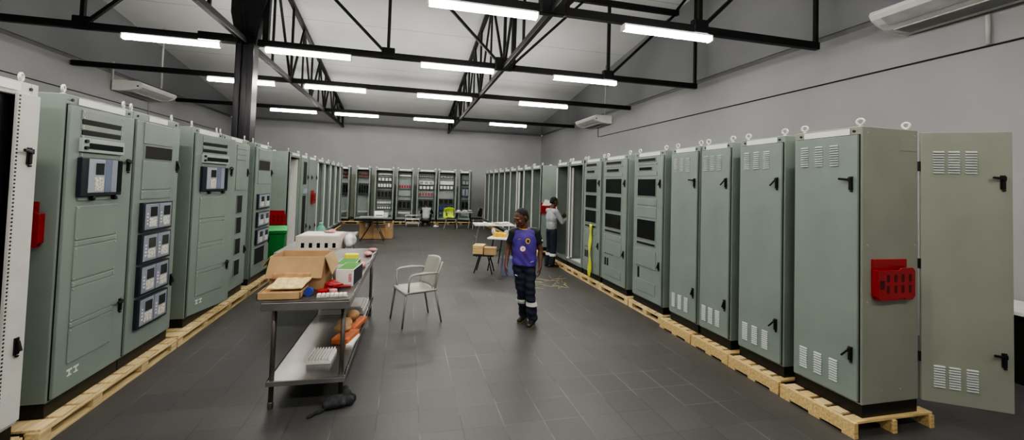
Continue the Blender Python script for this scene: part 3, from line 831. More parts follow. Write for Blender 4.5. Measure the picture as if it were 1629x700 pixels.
pallet('pale pallet under the last cabinet before the green bin', -3.2, -2.33, 7.02, 8.06, 'block', 'pallets under the left row', 'pine_lite')
for i, (a, b) in enumerate(((9.2, 10.9), (10.92, 12.6), (12.62, 14.6), (14.62, 16.5))):
    pallet('%s of four dull pallets in the left row beyond the green bin' % ['nearest', 'second', 'third', 'farthest'][i], -3.1, -2.38, a, b, 'block', 'pallets under the left row', 'pine_dull')
for i, (a, b) in enumerate(((-3.0, -1.45), (-1.43, .38), (.40, 1.34), (1.36, 2.95))):
    p = pallet(['pallet under the two reddish cabinets at the far wall', 'pallet under the far wall cabinets behind the trolley', 'pallet behind the crouching worker at the far wall', 'pallet under the far wall cabinets behind the vest'][i],
               -.42, .42, -(b-a)/2, (b-a)/2, 'block', 'pallets along the far wall', 'pine_dull')
    p.location = ((a+b)/2, YK+.31, 0); p.rotation_euler = (0, 0, R(90))
# ------------------------------------------------------------------ steel work table and what is on it
TA = R(-1.2)
t = thing('work_table', 'long stainless steel work table with lower shelf, covered in boxes and tools', 'table', (-1.06, 3.47, 0), TA)
TW, TL, TZ = .65, 2.55, .90
b = MB(); b.box(0, TW, 0, TL, TZ-.03, TZ)
obj('table_top', b, 'stainless_dull', t, bevel=.004)
b = MB(); b.box(0, TW, -.002, .02, TZ-.075, TZ-.012); b.box(0, .02, 0, TL, TZ-.075, TZ-.012); b.box(TW-.02, TW+.002, 0, TL, TZ-.075, TZ-.012); b.box(0, TW, TL-.02, TL, TZ-.075, TZ-.012)
obj('apron', b, 'stainless', t, bevel=.004)
sh = MB(); sh.box(.03, TW-.03, .10, TL-.1, .225, .24); sh.box(.03, TW-.03, .095, .11, .2, .24); sh.box(.03, .045, .1, TL-.1, .2, .24); sh.box(TW-.045, TW-.03, .1, TL-.1, .2, .24)
obj('lower_shelf', sh, 'stainless', t, bevel=.003)
for x in (.055, TW-.065):
    for y in (.16, TL-.16):
        lg = obj('leg', MB().tube([(x, y, .02), (x, y, TZ-.04)], .019, 14), 'stainless_dull', t, smooth=True)
        obj('foot', MB().lathe([(.021, .0), (.023, .02), (.023, .05), (.019, .055)], (x, y, 0), 12), 'stainless_dull', lg, smooth=False)
def on(x, y, zz=TZ):      # table frame -> world
    c_, s_ = math.cos(TA), math.sin(TA)
    return (-1.06+x*c_-y*s_, 3.47+x*s_+y*c_, zz)
# second table behind with the white enclosure
t = thing('work_table', 'second grey work table behind the steel one, under the white enclosure', 'table', (-1.74, 6.12, 0), 0)
obj('table_top', MB().box(0, .84, 0, 2.4, .79, .83), 'table_grey', t, bevel=.005)
for x in (.06, .78):
    for y in (.12, 2.28): obj('leg', MB().box(x-.02, x+.02, y-.02, y+.02, 0, .79), 'chair_leg', t)
obj('stretcher', MB().box(.08, .76, .11, .13, .2, .24), 'chair_leg', t)
t = thing('enclosure_box', 'cream white enclosure with a row of five dark cut-outs, on the second table', 'enclosure', (-1.49, 6.2, .83), R(-2))
b = MB(); wx = [.07+i*.105 for i in range(5)]
xs = [0]+sum([[a, a+.045] for a in wx], [])+[.57]
b.box(0, .57, 0, .012, 0, .05); b.box(0, .57, 0, .012, .12, .215)
for a, c_ in zip(xs[0::2], xs[1::2]): b.box(a, c_, 0, .012, .05, .12)
b.box(0, .012, .012, .55, 0, .215); b.box(.558, .57, .012, .55, 0, .215); b.box(0, .57, .55, .562, 0, .215); b.box(.012, .558, .012, .55, 0, .01)
obj('shell', b, 'cream', t, bevel=.002)
obj('lid', MB().box(.02, .55, .05, .54, .205, .222), 'box_white', t, bevel=.004)
obj('inner_tray', MB().box(.03, .54, .06, .1, .01, .2), 'black', t)
tag(obj('plastic_bag', MB().prism([(0, 0), (.17, 0), (.18, .06), (.12, .13), (.04, .17), (0, .16)], 'y', 0, .42), 'plastic_clear', loc=(-.905, 6.4, .83), bevel=.03, seg=3, smooth=True) if False else
    blob('plastic_bag', MB().ell((.0, 0, .0), (.075, .2, .10)).ell((.03, .1, -.02), (.07, .14, .09)).ell((.02, -.12, -.04), (.06, .12, .06)), 'plastic_clear', None, .015, 3, loc=(-.83-.0, 6.62, .935)), 'crumpled clear plastic bag at the right end of the white enclosure', 'plastic bag')
pk = MB(); pk.ell((0, 0, 0), (.09, .05, .02)).ell((.03, .04, .015), (.05, .03, .02))
tag(obj('cloth', pk, 'pink', loc=(-1.10, 6.55, 1.072), smooth=True), 'small pink cloth on top of the white enclosure', 'cloth')
bt = thing('spray_bottle', 'teal plastic bottle standing behind the white enclosure', 'bottle', (-1.36, 7.25, .83))
obj('bottle_body', MB().lathe([(.07, 0), (.075, .02), (.075, .2), (.05, .24), (.03, .26)], n=16), 'teal', bt, smooth=True)
obj('cap', MB().lathe([(.032, .26), (.032, .3), (.02, .31)], n=12), 'teal', bt)

# open carton
cx, cy, _ = on(-.055, .345)
t = thing('cardboard_box', 'open brown cardboard carton with flaps folded out, on the steel table', 'box', (cx, cy, TZ), R(-3))
w_, d_, h_ = .44, .32, .285
b = MB(); e = .006
b.box(0, w_, 0, e, 0, h_); b.box(0, w_, d_-e, d_, 0, h_); b.box(0, e, e, d_-e, 0, h_); b.box(w_-e, w_, e, d_-e, 0, h_); b.box(0, w_, 0, d_, 0, e)
obj('carton_body', b, 'card', t)
def flap(p, ln, drop, wide, ax):
    return obj('flap', MB().add(p, [(0, 1, 2, 3)]), 'card', t, solid=.006)
flap([(-.0, -.002, h_), (w_, -.002, h_), (w_-.01, -.05, h_-.175), (-.02, -.05, h_-.175)], 0, 0, 0, 0)
flap([(w_+.003, 0, h_), (w_+.003, d_, h_), (w_+.06, d_-.04, h_-.10), (w_+.065, .02, h_-.16)], 0, 0, 0, 0)
flap([(-.003, 0, h_), (-.003, d_, h_), (-.075, d_-.02, h_-.09), (-.075, .02, h_-.09)], 0, 0, 0, 0)
flap([(0, d_+.003, h_), (w_, d_+.003, h_), (w_, d_+.05, h_-.14), (0, d_+.05, h_-.14)], 0, 0, 0, 0)
obj('contents', MB().box(.02, w_-.02, .02, d_-.02, .0, .13), 'card_in', t)
# shallow tray box with foam, front left corner of the table
cx, cy, _ = on(-.04, .03)
t = thing('cardboard_tray', 'shallow brown cardboard tray with its foam sheet pulled out, front corner of steel table', 'box', (cx, cy, TZ), R(0))
b = MB(); b.box(0, .31, 0, .005, 0, .055); b.box(0, .31, .27, .275, 0, .055); b.box(0, .005, 0, .27, 0, .055); b.box(.305, .31, 0, .27, 0, .055); b.box(0, .31, 0, .27, 0, .005)
obj('tray_body', b, 'card', t)
obj('packing', MB().box(.008, .30, .008, .262, .006, .045), 'kraft', t)
t2 = MB()
def fo(u, v): return Vector((.02+.26*u+.055*v, .06+.215*v, .052+.06*v+.008*math.sin(u*16)*math.sin(v*12)))
t2.grid(fo, 24, 18)
tag(obj('foam_sheet', t2, 'foam', loc=(cx+.02, cy+.02, TZ+.01), solid=.012, smooth=True), 'pale dimpled foam sheet lying over the shallow cardboard tray', 'foam')
cr = MB(); cr.box(0, .30, 0, .06, 0, .05)
tag(obj('corrugated_card', cr, 'kraft', loc=(cx+.03, cy+.245, TZ+.105), rot=(R(0), 0, R(-1)), bevel=.008), 'brown corrugated card strip between the foam sheet and the open carton', 'cardboard')
# two white boxes with green tops
for i, (x, y, w_, d_, h_, lb) in enumerate(((.462, .435, .155, .33, .15, 'white carton with green top and navy side, nearer of the pair on the steel table'),
        (.37, .90, .19, .36, .10, 'white carton with green top and navy side, farther of the pair on the steel table'))):
    cx, cy, _ = on(x, y)
    t = thing('product_box', lb, 'box', (cx, cy, TZ), R(-8 if i == 0 else -3), 'white and green product boxes')
    obj('carton', MB().box(0, w_, 0, d_, 0, h_), 'box_white', t, bevel=.002)
    obj('lid_panel', MB().add([(.006, .01, h_+.001), (w_-.006, .01, h_+.001), (w_-.006, d_-.01, h_+.001), (.006, d_-.01, h_+.001)], [(0, 1, 2, 3)]), 'box_green', t)
    obj('side_panel', MB().add([(w_+.001, .008, .005), (w_+.001, d_-.008, .005), (w_+.001, d_-.008, h_-.004), (w_+.001, .008, h_-.004)], [(0, 1, 2, 3)]), 'box_navy', t)
    obj('label_patch', MB().add([(w_*.72, -.001, h_*.25), (w_*.9, -.001, h_*.25), (w_*.9, -.001, h_*.75), (w_*.72, -.001, h_*.75)], [(0, 1, 2, 3)]), 'pink', t)
cx, cy, _ = on(.375, 1.42)
tag(obj('plastic_case', MB().box(0, .15, 0, .08, 0, .115), 'yellow', loc=(cx, cy, TZ), bevel=.012, seg=3), 'bright yellow plastic case behind the white and green cartons', 'case')
# red strap pile
rp = MB()
cx, cy, _ = on(.452, .335)
rnd = random.Random(4)
for k in range(5):
    a = rnd.uniform(0, 6.28); r0 = rnd.uniform(.035, .06); ox, oy = rnd.uniform(-.035, .035), rnd.uniform(-.05, .05)
    rp.tube([(ox+math.cos(a+q*.9)*r0*(1+.05*q), oy+math.sin(a+q*.9)*r0*.9, .012+.010*k+.004*math.sin(q*2)) for q in range(9)], .0095, 8)
rp.ell((0, 0, .02), (.07, .055, .025)).ell((.0, .03, .045), (.045, .03, .03))
tag(blob('strap_bundle', rp, 'red', None, .006, 2, loc=(cx, cy, TZ)), 'tangled bright red strap bundle beside the white carton', 'strap')
cx, cy, _ = on(.555, .34)
pl = MB(); pl.tube([(-.04, 0, .014), (.0, .01, .018), (.05, .02, .014)], .011, 8); pl.tube([(-.04, .0, .014), (.0, .035, .018), (.05, .045, .014)], .009, 8)
tag(obj('pliers', pl, 'red', loc=(cx, cy, TZ), smooth=True), 'red handled pliers at the right edge of the steel table', 'pliers')
for i, (x, y, m, r_, lb) in enumerate(((.40, .215, 'red', .045, 'roll of red tape lying flat in front of the strap bundle'), (.485, .215, 'pink', .033, 'small reddish tape roll beside the roll of red tape'))):
    cx, cy, _ = on(x, y)
    q = MB(); q.lathe([(r_*.62, 0), (r_, 0), (r_, .028), (r_*.62, .028)], n=24)
    tp = tag(obj('tape_roll', q, m, loc=(cx, cy, TZ), bevel=.002), lb, 'tape')
cx, cy, _ = on(.31, .14)
q = MB(); q.lathe([(.02, -.018), (.034, -.018), (.034, .018), (.02, .018)], n=22, axis='y')
tag(obj('tape_roll', q, 'blue', loc=(cx, cy, TZ+.034)), 'small roll of dark blue tape near the front edge of the steel table', 'tape')
ts = thing('terminal_strip', 'white terminal strip of small blocks at the front edge of the steel table', 'terminal strip', (*on(.385, .06)[:2], TZ), R(2))
obj('rail', MB().box(0, .235, 0, .04, 0, .006), 'zinc', ts)
for k in range(7): obj('terminal_block', MB().box(.004+k*.033, .031+k*.033, .0, .042, .006, .03), 'white', ts, bevel=.003)
for (x, y, m, s_, lb) in ((.60, 1.25, 'pink', (.025, .09, .03), 'pinkish plastic packet beside the white cartons'), (.575, 1.95, 'pink', (.05, .07, .03), 'reddish tool packet at the far corner of the steel table'),
        (.60, 1.0, 'plastic_clear', (.022, .06, .02), 'small clear packet at the right edge of the steel table'), (.60, 2.28, 'pink', (.06, .04, .025), 'pinkish packet on the far end of the steel table'),
        (.425, .62, 'plastic_clear', (.025, .03, .08), 'small clear bottle between the carton and the white boxes')):
    cx, cy, _ = on(x, y)
    q = MB(); q.ell((0, 0, s_[2]), s_); q.ell((s_[0]*.4, s_[1]*.4, s_[2]*.8), tuple(v*.7 for v in s_))
    tag(obj('packet' if s_[2] < .05 else 'small_bottle', q, m, loc=(cx, cy, TZ), smooth=True), lb, 'packet' if s_[2] < .05 else 'bottle')
cx, cy, _ = on(.615, 2.0)
cb = MB(); cb.tube([(0, -.55, .006), (.03, -.3, .02), (.02, -.1, .03), (.035, .15, .012), (.02, .3, .006)], .006, 6)
tag(obj('cable', cb, 'plastic_clear', loc=(cx, cy, TZ), smooth=True), 'pale loose cable trailing along the right edge of the steel table', 'cable')
# on the lower shelf
SZ = .24
for k in range(3):
    cx, cy, _ = on(.06+.015*k, 1.72-.03*k)
    tag(obj('folded_sheet', MB().box(0, .52-.03*k, 0, .48-.05*k, 0, .045-.008*k), 'grey_sheet', loc=(cx, cy, SZ+sum([.045, .037][:k])), rz=R(-2+k), bevel=.006),
        ['grey flat carton at the bottom of the pile on the lower shelf', 'grey flat carton in the middle of the pile on the lower shelf', 'grey flat carton on top of the pile on the lower shelf'][k], 'carton')
cx, cy, _ = on(.38, .80)
q = MB(); q.box(0, .17, 0, .3, 0, .06)
tag(obj('orange_box', q, 'orange', loc=(cx, cy, SZ), rz=R(-16), bevel=.012), 'orange brown box on the lower shelf of the steel table', 'box')
cx, cy, _ = on(.47, 1.12)
q = MB(); q.box(0, .09, 0, .40, 0, .05)
tag(obj('orange_box', q, 'orange', loc=(cx, cy, SZ), rz=R(-14), bevel=.012), 'long orange package behind the orange brown box on the lower shelf', 'package')
cx, cy, _ = on(.42, 1.12)
q = MB(); q.ell((0, 0, 0), (.08, .12, .045)).ell((.06, .2, .02), (.07, .09, .05)).ell((-.0, -.12, -.01), (.09, .09, .035))
tag(blob('paper_bag', q, 'kraft', None, .012, 2, loc=(cx+.03, cy+.02, SZ+.095)), 'crumpled brown kraft paper lying on the orange boxes', 'paper')
cx, cy, _ = on(.26, .37)
t = thing('terminal_rack', 'white ribbed plastic terminal block lying on the lower shelf', 'terminal block', (cx, cy, SZ), R(-3))
obj('base', MB().box(0, .20, 0, .26, 0, .03), 'white', t, bevel=.003)
for k in range(8): obj('rib', MB().box(.004+k*.025, .016+k*.025, 0, .25, .03, .052), 'white', t, bevel=.002)
q = MB(); q.box(0, .06, 0, .3, 0, .02)
tag(obj('paper_stack', q, 'paper', loc=(*on(.53, .72)[:2], SZ), rz=R(-8)), 'small stack of white paper by the orange box on the lower shelf', 'paper')
# rag on the floor
q = MB()
rnd = random.Random(11)
for (x, y, sx, sy, sz) in ((0, 0, .10, .07, .035), (.07, .05, .06, .05, .04), (-.05, -.02, .06, .06, .03), (.1, -.0, .05, .035, .028), (.06, .1, .035, .035, .045), (.13, .05, .03, .02, .025), (-.11, -.1, .05, .012, .012), (-.16, -.14, .045, .012, .01)):
    q.ell((x, y, sz*1.1), (sx*.9, sy*1.1, sz*1.5), Matrix.Rotation(rnd.uniform(-.3, .3)+(.7 if x < -.1 else 0), 3, 'Z'))
for k in range(10):
    a = rnd.uniform(0, 6.28); q.cap((rnd.uniform(-.08, .1), rnd.uniform(-.06, .08), .04), (rnd.uniform(-.08, .1), rnd.uniform(-.06, .08), .06), .018, .012, 8)
tag(blob('rag', q, 'rag', None, .008, 1, loc=(-.50, 3.58, 0)), 'crumpled black rag on the floor by the steel table leg', 'rag')

# ------------------------------------------------------------------ chair
t = thing('armchair', 'pale grey plastic armchair standing alone in the aisle', 'chair', (.165, 5.58, 0), R(-70))
def seat(u, v):
    x = (u-.5)*.48; y = (v-.5)*.45
    zz = .445-.016*math.cos((u-.5)*PI)*math.sin(PI*v)-(.018*(1-v*6)**2 if v < 1/6 else 0)
    return Vector((x*(1-.06*v), y, zz))
obj('seat', MB().grid(seat, 16, 16), 'chair', t, solid=.014, smooth=True)
def back(u, v):
    a = (u-.5)*2; zz = .46+.385*v
    x = a*(.225-.01*v) ; y = .205+.12*v-.05*a*a+.0
    return Vector((x*(1-.06*(v**6)), y, zz-.02*a*a*(v**3)))
obj('backrest', MB().grid(back, 16, 14), 'chair', t, solid=.012, smooth=True)
ap = MB(); ap.tube([(-.215, -.20, .43), (0, -.215, .425), (.215, -.20, .43), (.205, 0, .425), (.195, .2, .43), (0, .21, .43), (-.195, .2, .43), (-.205, 0, .425)], .014, 8, closed=True)
obj('seat_frame', ap, 'chair', t, smooth=True)
for sx in (-1, 1):
    obj('leg', MB().tube([(sx*.21, -.20, .43), (sx*.235, -.245, 0)], [.016, .011], 10), 'chair_leg', t, smooth=True)
    obj('leg', MB().tube([(sx*.20, .20, .46), (sx*.22, .30, 0)], [.016, .011], 10), 'chair_leg', t, smooth=True)
    obj('armrest', MB().tube([(sx*.215, -.17, .43), (sx*.245, -.18, .56), (sx*.25, -.17, .645), (sx*.25, -.12, .665), (sx*.25, .03, .672), (sx*.235, .17, .665), (sx*.20, .235, .65)], [.013, .013, .014, .016, .018, .016, .013], 10), 'chair', t, smooth=True)
    obj('back_post', MB().tube([(sx*.20, .2, .43), (sx*.205, .23, .62), (sx*.19, .3, .80)], .014, 10), 'chair', t, smooth=True)

# ------------------------------------------------------------------ wheelie bin
t = thing('wheelie_bin', 'green wheelie bin standing in the gap of the left row', 'bin', (-2.47, 8.58, 0), R(12))
b = MB(); P4 = lambda hw, hd, zz, oy=0: [(-hw, -hd+oy, zz), (hw, -hd+oy, zz), (hw, hd+oy, zz), (-hw, hd+oy, zz)]
def loft(m, secs):
    vs = sum(secs, []); n = 4; fs = [(3, 2, 1, 0), tuple(range(4*(len(secs)-1), 4*len(secs)))]
    for i in range(len(secs)-1):
        for k in range(4): fs.append((4*i+k, 4*i+(k+1) % 4, 4*i+4+(k+1) % 4, 4*i+4+k))
    return m.add(vs, fs)
loft(b, [P4(.18, .20, .03), P4(.20, .23, .45), P4(.225, .27, .80), P4(.25, .29, .81), P4(.25, .29, .85)])
obj('bin_body', b, 'bin_green', t, bevel=.015, seg=3)
b = MB(); loft(b, [P4(.255, .30, .85), P4(.26, .31, .87), P4(.22, .25, .91), P4(.1, .1, .925)])
obj('lid', b, 'bin_lid', t, bevel=.012, seg=3)
obj('handle', MB().tube([(-.22, .33, .86), (-.2, .37, .87), (.2, .37, .87), (.22, .33, .86)], .014, 8), 'bin_green', t, smooth=True)
for sx in (-.19, .19): obj('wheel', MB().lathe([(.09, -.02), (.1, -.01), (.1, .01), (.09, .02)], (sx, .22, .1), 18, 'x'), 'black', t)

# ------------------------------------------------------------------ small table with boxes, middle of the far floor
t = thing('folding_table', 'small grey folding table with crossed black legs, in front of the far cabinets', 'table', (-.96, 13.2, 0), 0)
obj('table_top', MB().box(-.42, .42, -.28, .28, .70, .735), 'table_grey', t, bevel=.008)
for y in (-.2, .2):
    obj('leg', MB().tube([(-.08, y, .70), (-.1, y, .45), (-.36, y, 0.01)], .012, 8), 'black', t)
    obj('leg', MB().tube([(.10, y, .70), (.12, y, .45), (.34, y, 0.01)], .012, 8), 'black', t)
obj('crossbar', MB().box(-.30, .32, -.21, -.19, .60, .69), 'black', t)
t = thing('label_printer', 'white desktop printer on the small folding table', 'printer', (-.80, 13.15, .735), R(6))
b = MB(); b.prism([(-.14, 0), (.14, 0), (.14, .14), (.09, .18), (-.05, .18), (-.14, .09)], 'x', -.14, .14)
obj('printer_body', b, 'white', t, bevel=.012)
obj('paper_slot', MB().box(-.1, .1, -.143, -.10, .05, .07), 'black', t)
obj('side_unit', MB().box(.15, .27, -.1, .12, 0, .13), 'plastic_clear', t, bevel=.01)
for (x0, x1, y0, h_, rz_, lb) in ((-1.42, -1.0, 13.55, .50, 4, 'brown cardboard box under the small folding table, on its left'), (-.98, -.62, 13.5, .36, 0, 'brown cardboard box under the small folding table, in the middle'),
        (-.82+.22, -.38, 13.58, .50, -5, 'brown cardboard box under the small folding table, on its right')):
    t = thing('cardboard_box', lb, 'box', ((x0+x1)/2, y0+.2, 0), R(rz_), 'cardboard boxes under the folding table')
    hw = (x1-x0)/2
    obj('carton_body', MB().box(-hw, hw, -.18, .18, 0, h_), 'card', t, bevel=.004)
    obj('tape', MB().box(-.03, .03, -.182, -.18, h_-.12, h_), 'paper', t)
    obj('flap', MB().add([(-hw, -.18, h_), (hw, -.18, h_), (hw, -.24, h_+.06), (-hw, -.24, h_+.06)], [(0, 1, 2, 3)]), 'kraft', t, solid=.005)

# ------------------------------------------------------------------ trolley at the far wall
t = thing('wire_trolley', 'low chrome trolley in front of the far cabinets, beside the crouching worker', 'trolley', (.30, 17.35, 0), R(3))
obj('deck', MB().box(-.29, .29, -.18, .18, .13, .16), 'zinc', t, bevel=.005)
for y in (-.18, .18):
    obj('side_frame', MB().tube([(-.29, y, .15), (-.29, y, .46), (.29, y, .46), (.29, y, .15)], .014, 8), 'zinc', t, smooth=True)
    obj('rail', MB().tube([(-.29, y, .3), (.29, y, .3)], .010, 6), 'zinc', t)
for x in (-.25, .25):
    for y in (-.14, .14): obj('wheel', MB().lathe([(.045, -.012), (.05, 0), (.045, .012)], (x, y, .05), 12, 'x'), 'zinc', t); obj('caster_fork', MB().box(x-.015, x+.015, y-.015, y+.015, .05, .13), 'zinc', t)

# ------------------------------------------------------------------ far right: table and chair with vest
def trestle(label, loc, rz, L, W_, h=.74, top='box_white', leg='black', name='folding_table'):
    t = thing(name, label, 'table', loc, rz)
    obj('table_top', MB().box(-L/2, L/2, -W_/2, W_/2, h-.03, h), top, t, bevel=.006)
    for sx in (-1, 1):
        for sy in (-1, 1): obj('leg', MB().tube([(sx*(L/2-.12), sy*(W_/2-.08), h-.03), (sx*(L/2-.02), sy*(W_/2-.04), 0.01)], .013, 8), leg, t)
        obj('crossbar', MB().tube([(sx*(L/2-.06), -(W_/2-.07), .35), (sx*(L/2-.06), W_/2-.07, .35)], .010, 6), leg, t)
    return t
trestle('small table piled with white and grey things, at the far right near the vest chair', (2.38, 16.75, 0), R(-3), .72, .5, .68, 'grey_sheet', 'black')
for (x, y, m, s_, lb) in ((2.13, 16.62, 'paper', (.09, .12, .04), 'white packet on the small table beside the vest chair'), (2.40, 16.68, 'plastic_clear', (.11, .1, .045), 'grey plastic bag in the middle of the small far table'),
        (2.62, 16.7, 'relay_grey', (.09, .09, .05), 'grey tool case at the right end of the small far table')):
    q = MB(); q.ell((0, 0, s_[2]), s_); q.ell((s_[0]*.4, 0, s_[2]), tuple(v*.8 for v in s_))
    tag(obj('packet', q, m, loc=(x, y, .68), smooth=True), lb, 'packet')
def office_chair(label, loc, rz):
    t = thing('side_chair', label, 'chair', loc, rz)
    obj('seat', MB().box(-.22, .22, -.22, .2, .42, .46), 'black', t, bevel=.015)
    def bk(u, v): return Vector(((u-.5)*.42, .2+.08*v-.04*(2*u-1)**2, .5+.34*v))
    obj('backrest', MB().grid(bk, 8, 8), 'black', t, solid=.02, smooth=True)
    for sx in (-1, 1):
        obj('leg', MB().tube([(sx*.2, -.2, .44), (sx*.22, -.25, .01)], .012, 8), 'zinc', t)
        obj('leg', MB().tube([(sx*.2, .22, .86), (sx*.2, .18, .44), (sx*.22, .28, .01)], .012, 8), 'zinc', t)
    return t
office_chair('black chair with chrome legs at the left of the small far table', (1.84, 16.55, 0), R(80))
office_chair('black chair with chrome legs at the right of the small far table', (2.86, 16.5, 0), R(-75))
q = MB()
def vs(u, v):
    a = u*2-1
    return Vector((a*.21, -.06+.12*abs(math.sin(v*PI))-.02*math.sin(u*9), .40-.42*v+.03*math.cos(a*2)))
q.grid(vs, 14, 12)
v1 = thing('safety_vest', 'yellow green high-visibility vest hung over the left far chair', 'vest', (1.72, 16.45, .45), R(12))
obj('vest_cloth', q, 'hivis', v1, solid=.03, smooth=True)
obj('reflective_band', MB().grid(lambda u, v: vs(u, .45+.1*v)+Vector((0, -.035, 0)), 14, 2), 'reflect', v1, smooth=True)
q = MB(); q.ell((0, 0, .035), (.11, .04, .035)).ell((.04, .06, .03), (.09, .04, .03)); q.ell((-.02, .02, .07), (.05, .04, .03))
tag(blob('white_rag', q, 'paper', None, .01, 2, loc=(1.26, 17.05, 0)), 'crumpled white rag on the floor beside the crouching worker', 'rag')

# ------------------------------------------------------------------ tables at the right, behind the walking man
trestle('long white-topped table in front of the far right cabinets, covered with papers', (2.50, 11.45, 0), R(-4), 1.15, .75, .72, 'box_white', 'chair_leg')
for i, (x, y, a, m) in enumerate(((2.1, 11.35, 10, 'paper'), (2.35, 11.5, -8, 'paper'), (2.62, 11.4, 20, 'cream'), (2.85, 11.55, 5, 'paper'))):
    q = MB(); q.grid(lambda u, v: Vector(((u-.5)*.26, (v-.5)*.34, .008+.02*math.sin(u*5+i)*math.sin(v*4+i)**2+.012)), 8, 8)
    tag(obj('paper_bundle', q, m, loc=(x, y, .72), rz=R(a), solid=.014, smooth=True), ['loose white papers at the left end of the long papered table', 'loose white papers left of the middle of the long papered table', 'cream wrapping right of the middle of the long papered table', 'loose white papers at the right end of the long papered table'][i], 'paper')
t = trestle('white-topped trestle table with a yellow tray, just behind the walking man', (2.22, 8.75, 0), R(-28), .62, .95, .72, 'box_white', 'black')
yt = thing('parts_tray', 'yellow parts tray full of small items on the trestle table', 'tray', (2.06, 8.70, .72), R(-20))
b = MB(); loft(b, [P4(.13, .15, 0), P4(.15, .17, .07), P4(.14, .16, .07), P4(.12, .14, .02)])
obj('tray_body', b, 'amber', yt, bevel=.006)
q = MB()
for k in range(7): q.ell((random.uniform(-.08, .08), random.uniform(-.1, .1), .07), (.04, .03, .02))
obj('small_parts', q, 'amber', yt, smooth=True)['kind'] = 'stuff'
for (x, y, m, s_, lb) in ((1.98, 9.02, 'plastic_clear', (.05, .06, .07), 'grey green bottle behind the yellow parts tray'), (2.28, 9.0, 'relay_grey', (.06, .08, .05), 'grey tool case behind the yellow parts tray'), (2.3, 8.6, 'duct', (.05, .09, .06), 'pale green bag right of the yellow parts tray')):
    q = MB(); q.ell((0, 0, s_[2]), s_); q.ell((0, s_[1]*.4, s_[2]*1.4), tuple(v*.55 for v in s_))
    tag(obj('packet', q, m, loc=(x, y, .72), smooth=True), lb, 'packet')
def chest(label, loc, rz, w_, d_, h_, m, cat='box', name='cardboard_box'):
    t = thing(name, label, cat, loc, rz)
    obj('carton_body', MB().box(-w_/2, w_/2, -d_/2, d_/2, 0, h_), m, t, bevel=.006)
    obj('lid', MB().box(-w_/2-.005, w_/2+.005, -d_/2-.005, d_/2+.005, h_, h_+.02), m, t, bevel=.004)
    return t
sb = trestle('low dark stand carrying cardboard boxes beside the trestle table', (1.66, 8.38, 0), R(-20), .42, .40, .40, 'black', 'black', 'low_stand')
chest('pale brown open carton at the left of the low dark stand', (1.56, 8.48, .40), R(-20), .22, .34, .15, 'pine')
chest('brown carton on the low dark stand, nearest the camera', (1.76, 8.27, .40), R(-18), .25, .2, .13, 'card')
chest('blue grey plastic crate under the trestle table', (2.16, 8.18, 0), R(-25), .32, .36, .34, 'relay_blue', 'crate', 'plastic_crate')
q = MB(); q.bar((0, 0, 0.008), (.16, .42, .60), .03, .02)
tag(obj('metal_bar', q, 'black', loc=(1.86, 7.72, 0)), 'black metal bar leaning against the low stand behind the walking man', 'bar')
# cable offcuts on the floor
q = MB(); rnd = random.Random(5)
for k in range(26):
    x, y, a, L = rnd.uniform(-.3, .33), rnd.uniform(-.42, .42), rnd.uniform(0, PI), rnd.uniform(.15, .34)
    cpt = rnd.uniform(-.06, .06)
    p0 = Vector((x, y, .006)); d = Vector((math.cos(a), math.sin(a), 0)); nn = Vector((-d.y, d.x, 0))
    q.tube([p0, p0+d*L*.5+nn*cpt+Vector((0, 0, .008)), p0+d*L], .0035, 5)
tag(obj('cable_offcuts', q, 'straw', loc=(2.70, 7.35, 0)), 'loose pale cable offcuts strewn on the floor beside the walking man', 'cable scraps', kind='stuff')
# desk at the right picture edge
t = thing('desk', 'white-topped desk with black underside at the right picture edge', 'desk', (6.42, 3.05, 0), R(0))
obj('desk_top', MB().box(-.34, .36, -.55, .4, .695, .735), 'white', t, bevel=.005)
for x in (-.28, .30):
    obj('side_panel', MB().box(x-.015, x+.015, -.5, .35, 0, .695), 'black', t)
obj('modesty_panel', MB().box(-.3, .3, .28, .3, .05, .695), 'black', t)
# ------------------------------------------------------------------ people
def cutz(o, co, no, inner=False, outer=True):
    bm = bmesh.new(); bm.from_mesh(o.data)
    g = bm.verts[:]+bm.edges[:]+bm.faces[:]
    bmesh.ops.bisect_plane(bm, geom=g, plane_co=co, plane_no=no, clear_outer=outer, clear_inner=inner)
    ed = [e for e in bm.edges if e.is_boundary]
    if ed: bmesh.ops.holes_fill(bm, edges=ed)
    bm.to_mesh(o.data); bm.free()
    for p in o.data.polygons: p.use_smooth = True
    return o
def band(src, z0, z1, m, parent, name='reflective_band', off=.004, nrm=(0, 0, 1), c0=None, c1=None, side=None):
    bm = bmesh.new(); bm.from_mesh(src.data); n = Vector(nrm)
    bmesh.ops.bisect_plane(bm, geom=bm.verts[:]+bm.edges[:]+bm.faces[:], plane_co=c1 or (0, 0, z1), plane_no=n, clear_outer=True)
    bmesh.ops.bisect_plane(bm, geom=bm.verts[:]+bm.edges[:]+bm.faces[:], plane_co=c0 or (0, 0, z0), plane_no=n, clear_inner=True)
    if side is not None:
        vs_ = [v for v in bm.verts if (v.co.x-side[0])*side[1] < 0]; bmesh.ops.delete(bm, geom=vs_, context='VERTS')
    bm.normal_update()
    for v in bm.verts: v.co += v.normal*off
    me = bpy.data.meshes.new(name); bm.to_mesh(me); bm.free()
    return obj(name, me, m, parent, smooth=True, solid=.002)
